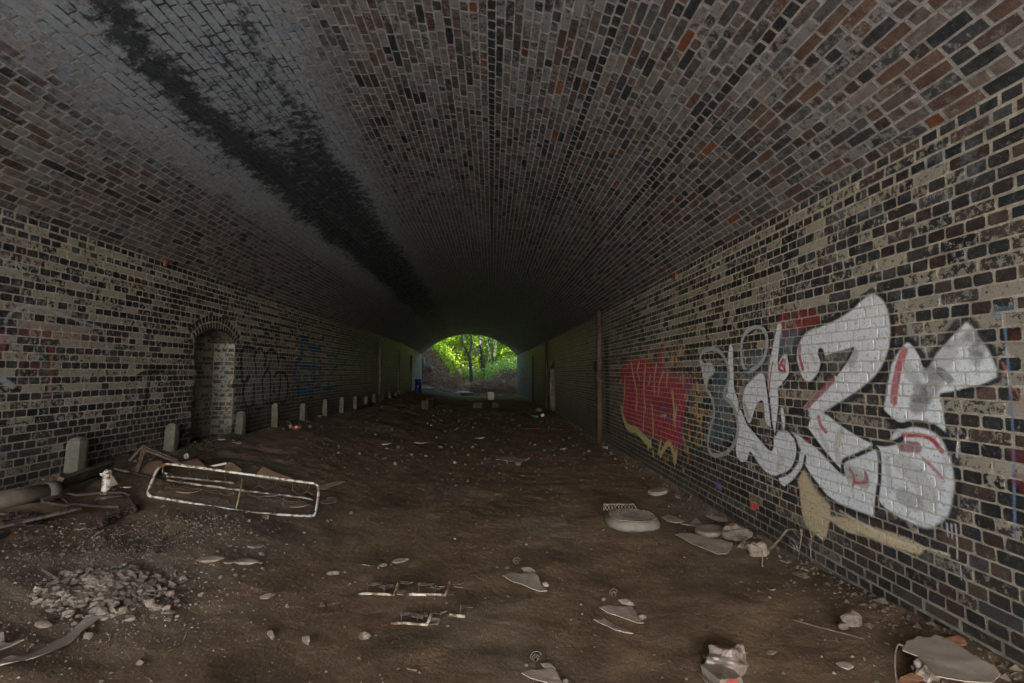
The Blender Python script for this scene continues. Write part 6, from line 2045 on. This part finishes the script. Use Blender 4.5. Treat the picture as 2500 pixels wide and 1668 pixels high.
flat_sheet([(1795, 740), (1850, 742), (1865, 726), (1895, 755), (1935, 775), (1995, 795), (2060, 832), (2000, 828), (1930, 808), (1880, 782)], M_CARD, 'narrow torn cardboard strip just below the second triangular piece', 'cardboard', 'cardboard_strip', crop=C3, seed=61)

# ------------------------------------------------------------------ wire-topped oval basket
pc = cs(C4, 322, 300); pc = np.array([pc[0], pc[1] + 0.12, gh(pc[0], pc[1])])
root = empty('basket', pc, 'upturned oval grey basket with a wire grille top and raised lattice at its back', 'basket')
wB = px_size(pc, 270 * .468) / 2; dB = wB * 0.92; hB = 0.10
g = Geo(); V = []; n = 36
prof = [(0.0, .93), (.016, 1.0), (.048, 1.02), (.085, .99), (.115, .94), (.135, .89), (.137, .86)]
for z, r_ in prof:
    for k in range(n):
        a = 2 * pi * k / n; c_, s_ = cos(a), sin(a)
        e = 2.6; rr_ = (abs(c_) ** e + abs(s_) ** e) ** (-1 / e)
        V.append((pc[0] + c_ * rr_ * wB * r_, pc[1] + s_ * rr_ * dB * r_, pc[2] + z * hB / .137))
Fc = [(i * n + k, i * n + (k + 1) % n, (i + 1) * n + (k + 1) % n, (i + 1) * n + k) for i in range(len(prof) - 1) for k in range(n)]
g.add(V, Fc); g.obj('shell', M_PLAST, root, True)
g = Geo()
for k in range(-9, 10):
    x = k / 10 * wB * .84; yy_ = dB * .82 * sqrt(max(0, 1 - (k / 10.5) ** 4))
    g.tube([(pc[0] + x, pc[1] - yy_, pc[2] + hB * 1.01), (pc[0] + x, pc[1] + yy_, pc[2] + hB * 1.03)], .0055, 5)
for k in range(-4, 5):
    yy_ = k / 5 * dB * .82; x = wB * .84 * sqrt(max(0.1, 1 - (k / 5.5) ** 4))
    g.tube([(pc[0] - x, pc[1] + yy_, pc[2] + hB * 1.03), (pc[0] + x, pc[1] + yy_, pc[2] + hB * 1.03)], .004, 5)
g.tube([(pc[0] + cos(a) * wB * .88, pc[1] + sin(a) * dB * .88, pc[2] + hB * 1.02) for a in np.linspace(0, 2 * pi, 33)[:-1]], .007, 6, True)
g.obj('grille', M_CLOTH, root)
g = Geo(); bx0, bx1 = pc[0] - wB * .92, pc[0] + wB * .30; yb_ = pc[1] + dB * .78; z0_, z1_ = pc[2] + hB * .95, pc[2] + hB * 1.65
g.tube([(bx0, yb_, z0_), (bx0, yb_, z1_), (bx1, yb_, z1_), (bx1 + .04, yb_, z0_)], .006, 6); m_ = 9
for k in range(m_):
    xa = bx0 + (bx1 - bx0) * k / m_; xb = bx0 + (bx1 - bx0) * (k + 1) / m_
    g.tube([(xa, yb_, z0_), (xb, yb_, z1_)], .0035, 5); g.tube([(xb, yb_, z0_), (xa, yb_, z1_)], .0035, 5)
g.obj('lattice_rim', M_CLOTH, root)

# round lids
def lid(x, y, wpx, label, tone):
    p_ = cs(C4, x, y); r_ = px_size(p_, wpx * C4[2]) / 2; z = gh(p_[0], p_[1]) + .012
    root = empty('round_lid', (p_[0], p_[1], z - .012), label, 'lid')
    g = Geo(); V = []; n = 28; pr = [(0, .95), (.025, 1.0), (.04, .97), (.045, .85), (.038, .5), (.036, .02)]
    for zz_, q in pr:
        for k in range(n): V.append((p_[0] + cos(2 * pi * k / n) * r_ * q, p_[1] + sin(2 * pi * k / n) * r_ * q, z + zz_ + .02 * cos(2 * pi * k / n) * q))
    Fc = [(i * n + k, i * n + (k + 1) % n, (i + 1) * n + (k + 1) % n, (i + 1) * n + k) for i in range(len(pr) - 1) for k in range(n)]
    g.add(V, Fc); g.obj('dish', tone, root, True)
    g = Geo(); g.tube([(p_[0] + cos(a) * r_ * .98, p_[1] + sin(a) * r_ * .98, z + .03 + .02 * cos(a)) for a in np.linspace(0, 2 * pi, 29)[:-1]], .006, 6, True); g.obj('rim', tone, root, True)
lid(440, 120, 100, 'small round beige lid lying nearer the wall beyond the basket', mat_simple("beige_lid", (.21, .165, .125), .6, .15, 14))
lid(708, 330, 142, 'large round brownish lid among the cardboard scraps by the right wall', mat_simple("tan_lid", (.20, .15, .12), .5, .15, 14))
# cardboard scraps by the wall
SC = [([(530, 355), (560, 348), (610, 345), (720, 365), (832, 385), (825, 410), (800, 440), (750, 447), (700, 430), (640, 405), (580, 378)], 'long tapering cardboard piece in front of the large round lid', 'cardboard_piece', 71, M_CARD),
      ([(460, 252), (490, 236), (530, 250), (580, 272), (540, 283), (490, 272)], 'small cardboard piece touching the right side of the basket', 'cardboard_piece', 72, M_CARD),
      ([(560, 287), (610, 282), (640, 252), (665, 280), (692, 298), (650, 302), (600, 295)], 'twisted cardboard piece between basket and large round lid', 'cardboard_piece', 73, M_CARD),
      ([(690, 255), (740, 246), (800, 252), (805, 275), (760, 282), (720, 268)], 'scrap of cardboard behind the large round lid near the wall', 'cardboard_piece', 74, M_CARD),
      ([(500, 120), (530, 95), (535, 120), (515, 135)], 'small curled scrap next to the small beige lid', 'curled_scrap', 75, M_CARDB),
      ([(530, 135), (555, 133), (560, 148), (530, 150)], 'tiny flat scrap right of the small beige lid', 'flat_scrap', 76, M_CARD)]
for pts, l_, n_, sd, mt in SC:
    flat_sheet(pts, mt, l_, 'cardboard', n_, crop=C4, seed=sd, amp=.012, lift=.02, freq=6)
crumple(*cp(C4, 850, 350), 60, .13, M_CLOTH, 'crumpled grey cloth between the large lid and the wall', 'cloth', 'crumpled_cloth', 81, 1.1)
crumple(*cp(C4, 895, 400), 26, .06, M_CLOTH, 'small fold of grey cloth joining the two wads by the wall', 'cloth', 'crumpled_cloth', 83, 1.2)
crumple(*cp(C4, 965, 440), 46, .12, M_CLOTH, 'rounded wad of grey cloth at the end of the curved root', 'cloth', 'crumpled_cloth', 82)
# curved root and dried stems at the wall
qa = cs(C4, 1012, 432); yw, zw = onwall(*cp(C4, 1190, 312), XR - .03)
g = Geo(); g.tube([qa + [0, 0, .02], qa * .55 + np.array([XR - .06, yw, zw]) * .45 + [0, 0, .05], np.array([XR - .08, yw + .1, zw - .02]), np.array([XR - .03, yw, zw])], [.012, .011, .009, .006], 7, smooth=4)
lab(g.obj('root', M_STONE2, None, True), 'grey root arching from the cloth wad up to the right wall', 'root')
def wallp(x, y, off=.05):
    yy_, zz_ = onwall(*cp(C4, x, y), XR - off); return np.array([XR - off, yy_, zz_])
for pts, labl in [([(1238, 450), (1236, 400), (1240, 345), (1232, 310)], 'right one of two dried plant stems rising against the wall'), ([(1170, 470), (1178, 420), (1186, 360), (1192, 325)], 'left one of two dried plant stems rising against the wall')]:
    P_ = [wallp(*q_) for q_ in pts]
    root = empty('dried_plant', P_[0], labl, 'plant', 'dried stems by the right wall')
    g = Geo(); g.tube(P_, .004, 5, smooth=3); g.obj('stem', M_STONE, root, True)
    g = Geo(); rr = random.Random(len(labl))
    for k in range(7):
        b0 = P_[1 + k % 3]; g.tube([b0, b0 + np.array([rr.uniform(-.06, .02), rr.uniform(-.08, .08), rr.uniform(.03, .10)])], .0022, 4)
    g.obj('branches', M_STONE, root)
thin([(985, 505), (986, 490, .03), (986, 480, .09)], .006, C4, M_STONE, 'peg', 'tiny upright peg standing in the mud near the cloth wad', 'peg')
thin([(1140, 780), (1240, 812), (1380, 848), (1515, 884)], .005, C4, M_STONE2, 'thin_stick', 'long thin straight stick lying beside the large angular stone at lower right', 'stick')
thin([(1005, 612), (1025, 628), (1052, 626)], .004, C4, M_STONE, 'twig', 'tiny forked twig on the mud towards the right wall', 'twig')
thin([(630, 750), (665, 755)], .004, C4, M_STONE, 'twig', 'tiny straight twig on the mud right of the second cardboard cluster', 'twig')
thin([(230, 362), (285, 372)], .004, C3, M_STONE, 'twig', 'thin twig left of the small clutch of chips', 'twig')
thin([(850, 512), (912, 520)], .004, C3, M_STONE, 'twig', 'thin twig at the right end of the upper bent bars', 'twig')
thin([(535, 1070), (600, 1082)], .004, C3, M_STONE, 'twig', 'thin twig near the bottom edge below the bent bars', 'twig')

# ------------------------------------------------------------------ film-wrapped parcel, lower right
pP = cs(C4, 770, 1080)
root = empty('parcel', (pP[0], pP[1], gh(pP[0], pP[1])), 'small torn carton with a red label under crumpled film at the bottom right', 'carton')
wP = px_size(pP, 150 * C4[2])
g = Geo(); c = Vector(root.location) + Vector((0, -.02, .028)); Rm = Matrix.Rotation(.12, 3, 'Z')
g.box(c, (wP, .13, .055), Rm, .014); g.obj('carton_body', M_CLOTH, root)
g = Geo(); g.box(c + Rm @ Vector((0.01, -.068, .006)), (wP * .4, .002, .028), Rm); g.obj('red_label', M_RED, root)
g = Geo(); g.box(c + Rm @ Vector((-wP * .55, -.02, -.02)), (.07, .12, .004), Rm @ Matrix.Rotation(.4, 3, 'Y'), .004); g.obj('torn_flap', M_CARD, root)
crumple(*cp(C4, 790, 1020), 92, .11, M_FOIL, 'crumpled shiny film lying over the small carton with the red label', 'film', 'plastic_film', 91, 1.1, 4)
crumple(*cp(C4, 868, 990), 34, .09, M_FOIL, 'upright twist of shiny film at the right of the red-labelled carton', 'film', 'plastic_film', 94, .8, 3)
thin([(848, 985, .07), (815, 1030, .05), (803, 1060, .03), (802, 1120)], .004, C4, M_STONE, 'string', 'pale string trailing down over the red-labelled carton', 'string')
thin([(880, 1000, .05), (905, 1020, .01)], .003, C4, M_STONE, 'string', 'short end of string right of the crumpled film', 'string')
# big cardboard, bottom right corner
flat_sheet([(1740, 962), (1770, 950), (1800, 925), (1850, 932), (1895, 905), (1960, 925), (2060, 985), (2130, 1030), (2200, 1062), (2230, 1110), (2190, 1180), (1900, 1180), (1860, 1120), (1800, 1050), (1720, 1030)], M_CARD,
           'large torn cardboard sheet in the bottom right corner against the wall', 'cardboard', 'cardboard_sheet', crop=C4, seed=101, amp=.012, lift=.05, rings=9, freq=4)
crumple(*cp(C4, 1850, 1075), 56, .09, M_FOIL, 'clear crumpled film on top of the large cardboard sheet in the corner', 'film', 'plastic_film', 97, 1.1, 4)
stone(*cp(C4, 1765, 1085), 62, 'brown flat stone under the near edge of the large cardboard sheet', SLABS, M_ORANGE)
thin([(1690, 1130), (1678, 1080, .03), (1682, 1030, .07), (1700, 998, .08), (1740, 990, .05)], .005, C4, M_CLOTH, 'cable', 'pale looped cable at the left edge of the large cardboard sheet', 'cable')
